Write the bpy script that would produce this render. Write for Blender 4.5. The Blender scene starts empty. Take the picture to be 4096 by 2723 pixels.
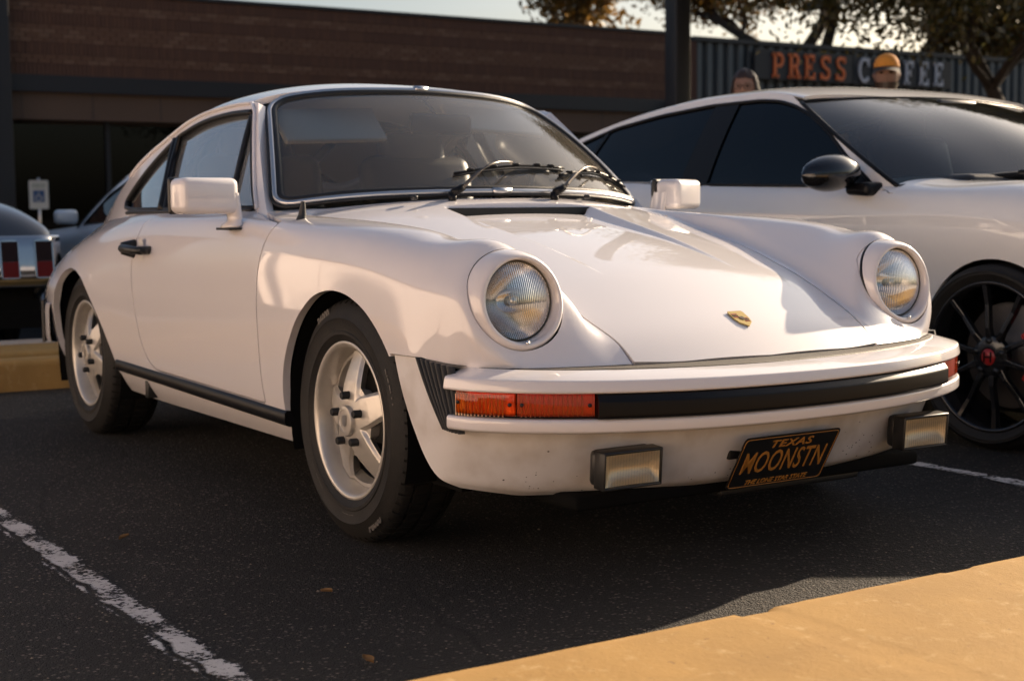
import bpy, bmesh, math, random
import numpy as np
from mathutils import Vector, Matrix

random.seed(7); np.random.seed(7)
scene = bpy.context.scene
COL = scene.collection
rad = math.radians

# ---------------------------------------------------------------- camera
CAM_POS = Vector((3.3647, -2.4034, 0.8399))
YAW, PITCH, ROLL = rad(147.659), rad(-5.033), rad(-0.590)
d = Vector((math.cos(YAW) * math.cos(PITCH), math.sin(YAW) * math.cos(PITCH), math.sin(PITCH)))
r = d.cross(Vector((0, 0, 1))).normalized(); u = r.cross(d)
cr, sr = math.cos(ROLL), math.sin(ROLL)
r2 = r * cr + u * sr; u2 = -r * sr + u * cr
cam_data = bpy.data.cameras.new('camera')
cam_data.sensor_width = 36.0; cam_data.lens = 51.65
cam_data.clip_start = 0.05; cam_data.clip_end = 2000
cam_data.dof.use_dof = True; cam_data.dof.focus_distance = 3.35; cam_data.dof.aperture_fstop = 5.0
cam = bpy.data.objects.new('camera', cam_data)
M = Matrix(((r2.x, u2.x, -d.x, CAM_POS.x), (r2.y, u2.y, -d.y, CAM_POS.y), (r2.z, u2.z, -d.z, CAM_POS.z), (0, 0, 0, 1)))
cam.matrix_world = M
COL.objects.link(cam); scene.camera = cam

# ---------------------------------------------------------------- light
SUN_AZ, SUN_EL = rad(103), rad(22.5)          # azimuth from +x (car's nose) towards +y
world = bpy.data.worlds.new('World'); scene.world = world; world.use_nodes = True
wn = world.node_tree; bg = wn.nodes['Background']
sky = wn.nodes.new('ShaderNodeTexSky'); sky.sky_type = 'NISHITA'; sky.sun_disc = False
sky.sun_elevation = SUN_EL; sky.sun_rotation = math.pi / 2 - SUN_AZ
sky.air_density = 1.0; sky.dust_density = 3.6; sky.ozone_density = 1.6
wn.links.new(sky.outputs[0], bg.inputs[0]); bg.inputs[1].default_value = 0.062
sun_data = bpy.data.lights.new('sun', 'SUN'); sun_data.energy = 5.0; sun_data.angle = rad(0.6)
sun_data.color = (1.0, 0.79, 0.57)
sun = bpy.data.objects.new('sun', sun_data); COL.objects.link(sun)
sd = Vector((math.cos(SUN_EL) * math.cos(SUN_AZ), math.cos(SUN_EL) * math.sin(SUN_AZ), math.sin(SUN_EL)))
sun.rotation_euler = sd.to_track_quat('Z', 'Y').to_euler(); sun.location = sd * 60
vs = scene.view_settings
vs.view_transform = 'Standard'; vs.look = 'None'; vs.gamma = 1.0; vs.use_curve_mapping = False; vs.exposure = 1.0
scene.cycles.use_denoising = True
scene.cycles.max_bounces = 10; scene.cycles.transparent_max_bounces = 16
scene.cycles.caustics_reflective = False; scene.cycles.caustics_refractive = False

# ---------------------------------------------------------------- materials
MATS = {}
def mat(name, col, rough=0.5, metal=0.0, coat=0.0, spec=0.5, emit=None, bump=None, var=None, trans=0.0):
    """bump=(scale, strength); var=(scale, amount, colour2) mixes a second colour by noise"""
    if name in MATS: return MATS[name]
    m = bpy.data.materials.new(name); m.use_nodes = True
    nt = m.node_tree; p = nt.nodes['Principled BSDF']
    p.inputs['Base Color'].default_value = (*col, 1); p.inputs['Roughness'].default_value = rough
    p.inputs['Metallic'].default_value = metal; p.inputs['Specular IOR Level'].default_value = spec
    p.inputs['Coat Weight'].default_value = coat; p.inputs['Coat Roughness'].default_value = 0.015; p.inputs['Coat IOR'].default_value = 1.7 if coat >= .99 else 1.5
    p.inputs['Transmission Weight'].default_value = trans
    if emit: p.inputs['Emission Color'].default_value = (*emit[0], 1); p.inputs['Emission Strength'].default_value = emit[1]
    if bump or var: tc = nt.nodes.new('ShaderNodeTexCoord')
    if var:
        n = nt.nodes.new('ShaderNodeTexNoise'); n.inputs['Scale'].default_value = var[0]; n.inputs['Detail'].default_value = 6
        nt.links.new(tc.outputs['Object'], n.inputs['Vector'])
        rp = nt.nodes.new('ShaderNodeMapRange'); rp.inputs['From Min'].default_value = 0.42; rp.inputs['From Max'].default_value = 0.62
        rp.inputs['To Max'].default_value = var[1]
        nt.links.new(n.outputs['Fac'], rp.inputs['Value'])
        mx = nt.nodes.new('ShaderNodeMix'); mx.data_type = 'RGBA'
        mx.inputs['A'].default_value = (*col, 1); mx.inputs['B'].default_value = (*var[2], 1)
        nt.links.new(rp.outputs['Result'], mx.inputs['Factor']); nt.links.new(mx.outputs['Result'], p.inputs['Base Color'])
    if bump:
        n = nt.nodes.new('ShaderNodeTexNoise'); n.inputs['Scale'].default_value = bump[0]; n.inputs['Detail'].default_value = 4
        nt.links.new(tc.outputs['Object'], n.inputs['Vector'])
        b = nt.nodes.new('ShaderNodeBump'); b.inputs['Strength'].default_value = bump[1]; b.inputs['Distance'].default_value = 0.01
        nt.links.new(n.outputs['Fac'], b.inputs['Height']); nt.links.new(b.outputs['Normal'], p.inputs['Normal'])
    MATS[name] = m; return m

def glass_mat(name, tint, refl=1.0, film=0.0, filmcol=(.5, .5, .5)):
    """thin sheet: tinted see-through + fresnel mirror + a little diffuse film"""
    if name in MATS: return MATS[name]
    m = bpy.data.materials.new(name); m.use_nodes = True; nt = m.node_tree
    nt.nodes.remove(nt.nodes['Principled BSDF']); out = nt.nodes['Material Output']
    t = nt.nodes.new('ShaderNodeBsdfTransparent'); t.inputs[0].default_value = (*tint, 1)
    df = nt.nodes.new('ShaderNodeBsdfDiffuse'); df.inputs[0].default_value = (*filmcol, 1)
    m1 = nt.nodes.new('ShaderNodeMixShader'); m1.inputs[0].default_value = film
    tc = nt.nodes.new('ShaderNodeTexCoord'); nz = nt.nodes.new('ShaderNodeTexNoise'); nz.inputs['Scale'].default_value = 3.0; nz.inputs['Detail'].default_value = 8
    mr = nt.nodes.new('ShaderNodeMapRange'); mr.inputs['To Min'].default_value = film * 0.5; mr.inputs['To Max'].default_value = film * 1.5
    nt.links.new(tc.outputs['Object'], nz.inputs['Vector']); nt.links.new(nz.outputs['Fac'], mr.inputs['Value']); nt.links.new(mr.outputs['Result'], m1.inputs[0])
    nt.links.new(t.outputs[0], m1.inputs[1]); nt.links.new(df.outputs[0], m1.inputs[2])
    g = nt.nodes.new('ShaderNodeBsdfGlossy'); g.inputs['Roughness'].default_value = 0.0
    fr = nt.nodes.new('ShaderNodeFresnel'); fr.inputs['IOR'].default_value = 1.5
    mul = nt.nodes.new('ShaderNodeMath'); mul.operation = 'MULTIPLY'; mul.inputs[1].default_value = refl; mul.use_clamp = True
    nt.links.new(fr.outputs[0], mul.inputs[0])
    m2 = nt.nodes.new('ShaderNodeMixShader'); nt.links.new(mul.outputs[0], m2.inputs[0])
    nt.links.new(m1.outputs[0], m2.inputs[1]); nt.links.new(g.outputs[0], m2.inputs[2]); nt.links.new(m2.outputs[0], out.inputs[0])
    MATS[name] = m; return m

PAINT = mat('white_paint', (.79, .75, .75), .45, coat=1.0, spec=.35, var=(2.5, .25, (.78, .74, .72)))
HPAINT = mat('pearl_white_paint', (.80, .79, .775), .4, coat=1.0)
BLACK = mat('black_rubber', (.012, .012, .013), .5, bump=(400, .15))
TRIMB = mat('black_trim', (.007, .007, .008), .36, spec=.2, bump=(300, .05))
BPLAST = mat('black_plastic', (.014, .014, .014), .4)
DARK = mat('dark_void', (.006, .006, .006), .9, spec=.1)
TYRE = mat('tyre_rubber', (.013, .0125, .012), .6, spec=.3, bump=(250, .2), var=(14, .5, (.024, .021, .018)))
TYRELET = mat('tyre_lettering_rubber', (.11, .10, .09), .55)
SILVER = mat('silver_wheel_paint', (.62, .58, .52), .38, metal=.55, coat=.3, var=(30, .3, (.50, .46, .40)))
ALU = mat('satin_aluminium', (.62, .62, .63), .28, metal=.9)
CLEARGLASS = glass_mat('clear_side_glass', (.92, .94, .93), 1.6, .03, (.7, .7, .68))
CHROME = mat('chrome', (.80, .80, .80), .06, metal=1.0)
RUBBERTAN = mat('tan_rubber', (.085, .072, .052), .6, bump=(200, .2))  # gaiter rubber given a tan tone
GLASS = glass_mat('windshield_glass', (.98, .985, .975), 1.3, .08, (.86, .78, .66))  # diffuse film paints reflected sky haze into the pane
SIDEGLASS = glass_mat('side_glass', (.86, .89, .88), 3.0, .30, (.74, .78, .80))  # pale film paints a sky reflection into the near side panes
TINTGLASS = glass_mat('tinted_glass', (.03, .035, .045), 1.0)
HGLASS = glass_mat('green_windshield_glass', (.45, .55, .52), 1.4, .03, (.6, .6, .58))
LEATHER = mat('black_leather', (.018, .017, .017), .42, bump=(150, .1))
HEADLINER = mat('headliner_vinyl', (.78, .72, .62), .7)
VISOR = mat('cream_vinyl', (.93, .82, .64), .6)
TAN = mat('tan_trim', (.62, .50, .35), .7)
GOLD = mat('gold_metal', (.60, .42, .14), .3, metal=.8)
RED = mat('red_enamel', (.35, .02, .02), .3)
CALIPER = mat('red_caliper_paint', (.45, .02, .02), .35)
BLKWHEEL = mat('black_wheel_paint', (.012, .012, .013), .22, coat=.4)

# ---------------------------------------------------------------- object helpers
def link(o, parent=None):
    COL.objects.link(o)
    if parent is not None: o.parent = parent
    return o
def tag(o, label=None, cat=None, group=None, kind=None):
    if label: o['label'] = label
    if cat: o['category'] = cat
    if group: o['group'] = group
    if kind: o['kind'] = kind
    return o
def empty(name, label, cat, loc=(0, 0, 0), rz=0.0, group=None):
    o = bpy.data.objects.new(name, None); o.empty_display_size = .1
    o.location = loc; o.rotation_euler = (0, 0, rz); link(o); return tag(o, label, cat, group)
def mesh_obj(name, V, F, m, parent=None, N=None, smooth=True, loc=None):
    me = bpy.data.meshes.new(name)
    me.from_pydata([tuple(map(float, v)) for v in V], [], [tuple(int(i) for i in f) for f in F])
    if isinstance(m, (list, tuple)):
        for mm in m: me.materials.append(mm)
    else: me.materials.append(m)
    if smooth: me.polygons.foreach_set('use_smooth', [True] * len(me.polygons))
    if N is not None: me.normals_split_custom_set_from_vertices([tuple(map(float, n)) for n in N])
    me.update()
    o = bpy.data.objects.new(name, me)
    if loc is not None: o.location = loc
    return link(o, parent)
class MB:
    """collects shapes into one mesh"""
    def __init__(s): s.V = []; s.F = []
    def add(s, V, F):
        b = len(s.V); s.V += [tuple(map(float, v)) for v in V]; s.F += [tuple(int(i) + b for i in f) for f in F]; return s
    def box(s, x0, x1, y0, y1, z0, z1, bev=0.0, mtx=None):
        bm = bmesh.new(); bmesh.ops.create_cube(bm, size=1.0)
        for v in bm.verts:
            v.co = Vector(((x0 + x1) / 2 + v.co.x * (x1 - x0), (y0 + y1) / 2 + v.co.y * (y1 - y0), (z0 + z1) / 2 + v.co.z * (z1 - z0)))
        if bev > 0: bmesh.ops.bevel(bm, geom=bm.edges[:], offset=bev, segments=2, affect='EDGES', profile=.5)
        if mtx is not None: bmesh.ops.transform(bm, matrix=mtx, verts=bm.verts)
        bm.verts.index_update()
        s.add([v.co for v in bm.verts], [[v.index for v in f.verts] for f in bm.faces]); bm.free(); return s
    def tube(s, pts, rad_, n=8, caps=True):
        P = [Vector(p) for p in pts]; R = rad_ if isinstance(rad_, (list, tuple)) else [rad_] * len(P)
        V = []; F = []; up = None
        for i, p in enumerate(P):
            t = (P[min(i + 1, len(P) - 1)] - P[max(i - 1, 0)])
            if t.length < 1e-9: t = Vector((0, 0, 1))
            t.normalize()
            if up is None:
                up = Vector((0, 0, 1)) if abs(t.z) < .9 else Vector((1, 0, 0))
            a = (up - t * up.dot(t)); 
            if a.length < 1e-6: a = t.orthogonal()
            a.normalize(); b = t.cross(a); up = a
            for k in range(n):
                th = 2 * math.pi * k / n; V.append(p + (a * math.cos(th) + b * math.sin(th)) * R[i])
        for i in range(len(P) - 1):
            for k in range(n):
                k2 = (k + 1) % n; F.append((i * n + k, i * n + k2, (i + 1) * n + k2, (i + 1) * n + k))
        if caps: F.append(tuple(range(n - 1, -1, -1))); F.append(tuple((len(P) - 1) * n + k for k in range(n)))
        return s.add(V, F)
    def grid(s, G, flip=False, wrapu=False, wrapv=False):
        G = np.asarray(G); nu, nv = G.shape[:2]; F = []
        for i in range(nu if wrapu else nu - 1):
            for j in range(nv if wrapv else nv - 1):
                i2 = (i + 1) % nu; j2 = (j + 1) % nv
                q = (i * nv + j, i2 * nv + j, i2 * nv + j2, i * nv + j2); F.append(q[::-1] if flip else q)
        return s.add(G.reshape(-1, 3), F)
    def build(s, name, m, parent=None, smooth=True, loc=None, angle=None):
        o = mesh_obj(name, s.V, s.F, m, parent, None, smooth, loc)
        if smooth and angle: 
            try: o.data.set_sharp_from_angle(angle=rad(angle))
            except Exception: pass
        return o
def bevel_obj(o, w=.003, seg=2):
    md = o.modifiers.new('bevel', 'BEVEL'); md.width = w; md.segments = seg; md.limit_method = 'ANGLE'; md.angle_limit = rad(40); return o
def lathe(profile, n=64, axis='y', c=(0, 0, 0), sy=1):
    """profile [(r, a)] turned about an axis; returns grid (n, len, 3)"""
    th = np.linspace(0, 2 * np.pi, n, endpoint=False); G = np.zeros((n, len(profile), 3))
    for j, (rr, a) in enumerate(profile):
        if axis == 'y': G[:, j] = np.c_[c[0] + rr * np.cos(th), np.full(n, c[1] + a * sy), c[2] + rr * np.sin(th)]
        elif axis == 'x': G[:, j] = np.c_[np.full(n, c[0] + a), c[1] + rr * np.cos(th), c[2] + rr * np.sin(th)]
        else: G[:, j] = np.c_[c[0] + rr * np.cos(th), c[1] + rr * np.sin(th), np.full(n, c[2] + a)]
    return G
FONT_CACHE = {}
def text_mesh(txt, size=1.0, extrude=.02, shear=0.0, sx=1.0, bold=0.0, align='CENTER', spacing=1.0, res=3):
    """returns V (n,3) and faces of a text lying in the xy plane"""
    cu = bpy.data.curves.new('t', 'FONT'); cu.body = txt; cu.size = size; cu.extrude = extrude; cu.shear = shear
    cu.offset = bold; cu.align_x = align; cu.align_y = 'CENTER'; cu.space_character = spacing; cu.resolution_u = res
    o = bpy.data.objects.new('t', cu); COL.objects.link(o)
    bpy.context.view_layer.update()
    me = bpy.data.meshes.new_from_object(o.evaluated_get(bpy.context.evaluated_depsgraph_get()))
    V = np.array([v.co[:] for v in me.vertices]) * [sx, 1, 1]; F = [tuple(p.vertices) for p in me.polygons]
    bpy.data.objects.remove(o); bpy.data.curves.remove(cu); bpy.data.meshes.remove(me)
    return V, F

# ---------------------------------------------------------------- surface toolkit
def nspline(t, P, tq):
    """natural cubic spline through P (m,...) at params t, evaluated at tq"""
    t = np.asarray(t, float); P = np.asarray(P, float); m = len(t); sh = P.shape[1:]; Y = P.reshape(m, -1)
    h = np.diff(t); A = np.eye(m); B = np.zeros_like(Y)
    for i in range(1, m - 1):
        A[i, i - 1] = h[i - 1]; A[i, i] = 2 * (h[i - 1] + h[i]); A[i, i + 1] = h[i]
        B[i] = 6 * ((Y[i + 1] - Y[i]) / h[i] - (Y[i] - Y[i - 1]) / h[i - 1])
    K = np.linalg.solve(A, B); tq = np.asarray(tq, float)
    i = np.clip(np.searchsorted(t, tq) - 1, 0, m - 2); a = (t[i + 1] - tq)[:, None]; b = (tq - t[i])[:, None]; hh = h[i][:, None]
    out = K[i] * a**3 / (6 * hh) + K[i + 1] * b**3 / (6 * hh) + (Y[i] / hh - K[i] * hh / 6) * a + (Y[i + 1] / hh - K[i + 1] * hh / 6) * b
    return out.reshape((len(tq),) + sh)
def pchip(xs, ys, q):
    """smooth monotone-ish interpolation of a table"""
    xs = np.asarray(xs, float); ys = np.asarray(ys, float); o = np.argsort(xs); xs, ys = xs[o], ys[o]
    h = np.diff(xs); dl = np.diff(ys) / h; m = np.zeros(len(xs)); m[0] = dl[0]; m[-1] = dl[-1]
    for i in range(1, len(xs) - 1):
        m[i] = 0 if dl[i - 1] * dl[i] <= 0 else (h[i] + h[i - 1]) * 3 / ((2 * h[i] + h[i - 1]) / dl[i - 1] + (h[i] + 2 * h[i - 1]) / dl[i])
    q = np.clip(np.asarray(q, float), xs[0], xs[-1]); i = np.clip(np.searchsorted(xs, q) - 1, 0, len(xs) - 2)
    s = (q - xs[i]) / h[i]
    return (ys[i] * (1 + 2 * s) * (1 - s)**2 + ys[i + 1] * s * s * (3 - 2 * s) + h[i] * (m[i] * s * (1 - s)**2 - m[i + 1] * s * s * (1 - s)))
def chord(P, axis):
    dd = np.linalg.norm(np.diff(P, axis=axis), axis=-1).mean(axis=1 - axis); return np.r_[0, np.cumsum(np.sqrt(dd * 1.0) * np.sqrt(dd))]
def dense(net, nu, nv, smooth=0):
    net = np.asarray(net, float); tu = chord(net, 0); tv = chord(net, 1)
    G = nspline(tu, net, np.linspace(0, tu[-1], nu))
    G = nspline(tv, G.transpose(1, 0, 2), np.linspace(0, tv[-1], nv)).transpose(1, 0, 2)
    for _ in range(smooth):
        H = G.copy(); H[1:-1] = .25 * G[:-2] + .5 * G[1:-1] + .25 * G[2:]; G = H.copy()
        H[:, 1:-1] = .25 * G[:, :-2] + .5 * G[:, 1:-1] + .25 * G[:, 2:]; G = H
    return G
def resample(G, iu, iv):
    """cubic resample of a dense grid at fractional indices"""
    A = nspline(np.arange(G.shape[0]), G, iu); return nspline(np.arange(G.shape[1]), A.transpose(1, 0, 2), iv).transpose(1, 0, 2)
def grid_normals(G):
    n = np.cross(np.gradient(G, axis=0), np.gradient(G, axis=1)); l = np.linalg.norm(n, axis=-1, keepdims=True); l[l < 1e-12] = 1
    return n / l
def tri(G, N=None, flip=False):
    if N is None: N = grid_normals(G)
    if flip: N = -N
    nu, nv = G.shape[:2]; idx = np.arange(nu * nv).reshape(nu, nv)
    a, b, c, dd = idx[:-1, :-1].ravel(), idx[1:, :-1].ravel(), idx[1:, 1:].ravel(), idx[:-1, 1:].ravel()
    F = np.r_[np.c_[a, b, c], np.c_[a, c, dd]]
    if flip: F = F[:, ::-1]
    return G.reshape(-1, 3).copy(), N.reshape(-1, 3).copy(), F
def clip(S, f):
    """keep the part of triangle soup S=(V,N,F) where field f(V) > 0, cut exactly along f = 0"""
    V, N, F = S; val = f(V); val = np.where(np.abs(val) < 1e-7, 1e-7, val); pos = val > 0
    k = pos[F].sum(1); out = [F[k == 3]]; newV = []; newN = []; cache = {}; base = len(V); ext = []
    def cut(i, j):
        key = (i, j) if i < j else (j, i)
        if key in cache: return cache[key]
        i, j = key; t = val[i] / (val[i] - val[j]); n = N[i] * (1 - t) + N[j] * t; n /= max(np.linalg.norm(n), 1e-9)
        newV.append(V[i] * (1 - t) + V[j] * t); newN.append(n); cache[key] = base + len(newV) - 1; return cache[key]
    for tr in F[(k == 1) | (k == 2)]:
        for q in range(3):
            a, b, c = tr[q], tr[(q + 1) % 3], tr[(q + 2) % 3]
            if pos[a] and not pos[b] and not pos[c]: ext.append((a, cut(a, b), cut(a, c))); break
            if not pos[a] and pos[b] and pos[c]:
                ab = cut(a, b); ac = cut(a, c); ext.append((ab, b, c)); ext.append((ab, c, ac)); break
    if ext: out.append(np.array(ext))
    F2 = np.concatenate(out) if len(out) else np.zeros((0, 3), int)
    V2 = np.r_[V, np.array(newV).reshape(-1, 3)]; N2 = np.r_[N, np.array(newN).reshape(-1, 3)]
    used = np.unique(F2); mp = -np.ones(len(V2), int); mp[used] = np.arange(len(used))
    return V2[used], N2[used], mp[F2]
def flange(S, depth, keep=None):
    """turn the open edges inward so that panel edges have thickness"""
    V, N, F = S; E = {}
    for t in F:
        for q in range(3):
            a, b = int(t[q]), int(t[(q + 1) % 3]); k = (min(a, b), max(a, b)); E[k] = None if k in E else (a, b)
    nV = []; nN = []; nF = []; b0 = len(V)
    for k, e in E.items():
        if e is None: continue
        a, b = e
        if keep is not None and not (keep(V[a]) and keep(V[b])): continue
        t = V[b] - V[a]; l = np.linalg.norm(t)
        if l < 1e-9: continue
        on = np.cross(t / l, N[a]); i = b0 + len(nV)
        nV += [V[a], V[b], V[b] - N[b] * depth, V[a] - N[a] * depth]; nN += [on] * 4
        nF += [(i + 1, i, i + 3), (i + 1, i + 3, i + 2)]
    if not nV: return S
    return np.r_[V, nV], np.r_[N, nN], np.r_[F, nF]
def mirror(S): V, N, F = S; return V * [1, -1, 1], N * [1, -1, 1], F[:, ::-1]
def join(*SS):
    V = []; N = []; F = []; b = 0
    for s in SS: V.append(s[0]); N.append(s[1]); F.append(s[2] + b); b += len(s[0])
    return np.concatenate(V), np.concatenate(N), np.concatenate(F)
def surf_obj(name, S, m, parent=None): return mesh_obj(name, S[0], S[2], m, parent, S[1])
def offset(S, dist): return S[0] + S[1] * dist, S[1], S[2]
def rounded(pts, rr=.03, n=6):
    """round the corners of a closed polygon"""
    P = [np.array(p, float) for p in pts]; out = []; m = len(P); R = rr if isinstance(rr, (list, tuple)) else [rr] * m
    for i in range(m):
        a, b, c = P[i - 1], P[i], P[(i + 1) % m]; la, lc = np.linalg.norm(a - b), np.linalg.norm(c - b)
        k = min(R[i], la * .45, lc * .45)
        if k < 1e-4: out.append(b); continue
        p0 = b + (a - b) / la * k; p1 = b + (c - b) / lc * k
        for t in np.linspace(0, 1, n): out.append((1 - t)**2 * p0 + 2 * t * (1 - t) * b + t * t * p1)
    return np.array(out)
def sdf(poly, Q):
    """signed distance, positive inside"""
    A = np.asarray(poly); B = np.roll(A, -1, 0); dmin = np.full(len(Q), 1e9); ins = np.zeros(len(Q), bool)
    for a, b in zip(A, B):
        e = b - a; L = max(e @ e, 1e-12); t = np.clip(((Q - a) @ e) / L, 0, 1); dmin = np.minimum(dmin, np.linalg.norm(Q - a - t[:, None] * e, axis=1))
        c = (a[1] > Q[:, 1]) != (b[1] > Q[:, 1])
        with np.errstate(divide='ignore', invalid='ignore'):
            ins ^= c & (Q[:, 0] < (b[0] - a[0]) * (Q[:, 1] - a[1]) / (b[1] - a[1]) + a[0])
    return np.where(ins, dmin, -dmin)
def curve_pts(P, n, closed=False):
    P = np.asarray(P, float)
    if closed: P = np.r_[P, P[:1]]
    t = np.r_[0, np.cumsum(np.sqrt(np.linalg.norm(np.diff(P, axis=0), axis=1)))]
    return nspline(t, P, np.linspace(0, t[-1], n))
# ================================================================ white classic coupe (front axle at x = 0, nose towards +x)
coupe = empty('sports_car', 'white classic rear-engined coupe with round headlights and black number plate facing the kerb', 'car')
XS = {}
def st(x, *yz): return [(x, y, z) for y, z in yz]
NET = [
 [(.50, .66, .24), (.51, .70, .34), (.53, .725, .43), (.563, .728, .488), (.585, .700, .490), (.607, .660, .490), (.636, .610, .490), (.668, .52, .490), (.700, .390, .490), (.724, .20, .490), (.732, 0, .490)],
 [(.48, .68, .23), (.49, .72, .34), (.51, .745, .44), (.553, .745, .53), (.576, .730, .548), (.592, .690, .536), (.601, .612, .520), (.612, .518, .546), (.645, .392, .529), (.664, .21, .534), (.671, 0, .539)],
 [(.45, .70, .22), (.46, .74, .33), (.48, .765, .45), (.525, .760, .57), (.543, .752, .625), (.552, .722, .648), (.551, .612, .645), (.553, .489, .636), (.575, .408, .570), (.585, .22, .579), (.590, 0, .586)],
 [(.40, .715, .21), (.41, .752, .32), (.43, .775, .45), (.475, .773, .58), (.497, .764, .650), (.503, .732, .700), (.503, .617, .765), (.505, .522, .714), (.495, .418, .606), (.495, .22, .622), (.495, 0, .629)],
 st(.40, (.725, .205), (.765, .30), (.788, .45), (.789, .58), (.780, .668), (.742, .734), (.630, .776), (.540, .733), (.428, .644), (.23, .661), (0, .668)),
 st(.25, (.735, .205), (.775, .29), (.797, .45), (.801, .60), (.794, .692), (.755, .760), (.638, .790), (.562, .757), (.455, .687), (.24, .708), (0, .715)),
 st(.10, (.74, .205), (.782, .28), (.803, .44), (.807, .60), (.801, .706), (.762, .779), (.645, .807), (.578, .782), (.497, .723), (.26, .747), (0, .755)),
 st(-.10, (.745, .205), (.787, .28), (.806, .44), (.809, .60), (.803, .714), (.766, .792), (.655, .819), (.601, .807), (.553, .762), (.28, .790), (0, .799)),
 st(-.30, (.745, .205), (.789, .28), (.806, .43), (.809, .59), (.803, .717), (.770, .800), (.668, .826), (.620, .823), (.588, .803), (.30, .832), (0, .842)),
 st(-.50, (.745, .205), (.789, .28), (.805, .43), (.808, .585), (.803, .717), (.773, .804), (.690, .832), (.645, .837), (.612, .839), (.31, .873), (0, .884)),
 st(-.75, (.745, .205), (.789, .28), (.805, .43), (.808, .58), (.802, .71), (.778, .800), (.730, .836), (.700, .848), (.650, .850), (.32, .880), (0, .892)),
 st(-1.10, (.745, .205), (.789, .28), (.805, .43), (.809, .58), (.803, .705), (.780, .798), (.737, .836), (.706, .848), (.650, .850), (.33, .86), (0, .86)),
 st(-1.50, (.745, .205), (.789, .28), (.806, .43), (.811, .58), (.804, .70), (.778, .793), (.734, .833), (.703, .848), (.640, .850), (.33, .85), (0, .85)),
 st(-1.80, (.745, .210), (.790, .29), (.809, .43), (.818, .575), (.810, .685), (.778, .778), (.727, .826), (.692, .846), (.620, .850), (.33, .85), (0, .85)),
 st(-2.05, (.745, .215), (.795, .30), (.817, .43), (.828, .565), (.818, .665), (.778, .755), (.714, .812), (.672, .838), (.600, .845), (.33, .85), (0, .85)),
 st(-2.30, (.745, .22), (.795, .31), (.820, .43), (.831, .555), (.816, .645), (.770, .727), (.695, .790), (.645, .825), (.560, .835), (.32, .84), (0, .84)),
 st(-2.55, (.74, .22), (.785, .31), (.808, .43), (.818, .540), (.798, .620), (.748, .695), (.665, .762), (.600, .805), (.500, .815), (.30, .82), (0, .82)),
 st(-2.80, (.71, .24), (.750, .32), (.772, .43), (.778, .520), (.757, .595), (.705, .665), (.615, .728), (.540, .768), (.450, .77), (.27, .77), (0, .77)),
 st(-3.03, (.65, .26), (.690, .34), (.710, .43), (.712, .510), (.690, .575), (.640, .635), (.555, .685), (.480, .715), (.400, .71), (.24, .71), (0, .71)),
 st(-3.20, (.57, .30), (.600, .36), (.618, .43), (.618, .500), (.598, .550), (.560, .595), (.490, .635), (.420, .655), (.350, .65), (.22, .65), (0, .65)),
]
NU, NV = 330, 130
BODY = dense(NET, NU, NV, smooth=5)
BODY[:, -1, 1] = 0
HOOD = rounded([(.90, -.5), (.90, .390), (.70, .390), (.645, .392), (.575, .406), (.495, .416), (.40, .427), (.25, .455), (.10, .497), (-.10, .555), (-.30, .588), (-.42, .604), (-.535, .615), (-.565, .575), (-.515, .42), (-.462, .22), (-.44, 0), (-.44, -.5)], [0, 0, 0, .03, .03, .03, .04, .05, .05, .06, .06, .05, .03, .03, .1, .1, .1, 0])
def hood_z(x, y): return nspline(BODY[::-1, -1, 0], BODY[::-1, -1, 2][:, None], np.ravel(x))[:, 0].reshape(np.shape(x)) - .125 * y**2 - .08 * y**4
_s = sdf(HOOD, BODY.reshape(-1, 3)[:, :2]).reshape(NU, NV); _w = np.clip((_s + .045) / .043, 0, 1); _w = _w * _w * (3 - 2 * _w) * np.clip((.70 - BODY[..., 0]) / .05, 0, 1) * (BODY[..., 2] > .45)
_hz = hood_z(BODY[..., 0], BODY[..., 1]); BODY[..., 2] = BODY[..., 2] * (1 - _w) + _hz * _w
BN = grid_normals(BODY)
if BN[NU // 2, NV // 2][2] < 0: BN = -BN
BN[:, -1, 1] = 0
flipB = grid_normals(BODY)[120, 60] @ BN[120, 60] < 0
half = tri(BODY, None, flipB); half[1][:] = BN.reshape(-1, 3)

# panel outlines
DOOR = rounded([(-.470, .309), (-.476, .345), (-.489, .451), (-.496, .571), (-.483, .690), (-.436, .803), (-.445, .816), (-.54, .824), (-.735, .8475), (-.80, .95), (-1.53, .95), (-1.553, .845), (-1.588, .69), (-1.580, .588), (-1.547, .462), (-1.508, .393), (-1.448, .345), (-1.387, .324)], [.012, .05, .05, .05, .05, .01, .02, .05, .02, 0, 0, .03, .05, .05, .05, .04, .03, .03])
ARCH_F = rounded([(-.335, -.1), (-.338, .33), (-.325, .42), (-.288, .488), (-.22, .567), (-.12, .628), (-.02, .648), (.08, .640), (.17, .606), (.24, .553), (.295, .490), (.33, .42), (.36, .30), (.42, -.1)], .06)
ARCH_R = rounded([(-1.80, -.1), (-1.83, .323), (-1.93, .437), (-2.026, .535), (-2.11, .605), (-2.20, .634), (-2.307, .643), (-2.41, .620), (-2.50, .565), (-2.57, .48), (-2.61, .37), (-2.63, -.1)], .06)
g = .003
hoodf = lambda V: sdf(HOOD, V[:, [0, 1]]); doorf = lambda V: sdf(DOOR, V[:, [0, 2]])
BEZ_C = np.array([.551, .612, .639]); BT = rad(20.7); BEZ_N = np.array([math.cos(BT), .06, math.sin(BT)]); BEZ_N /= np.linalg.norm(BEZ_N)
BEZ_U = np.array([-math.sin(BT), 0, math.cos(BT)]); BEZ_W = np.cross(BEZ_U, BEZ_N)
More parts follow.
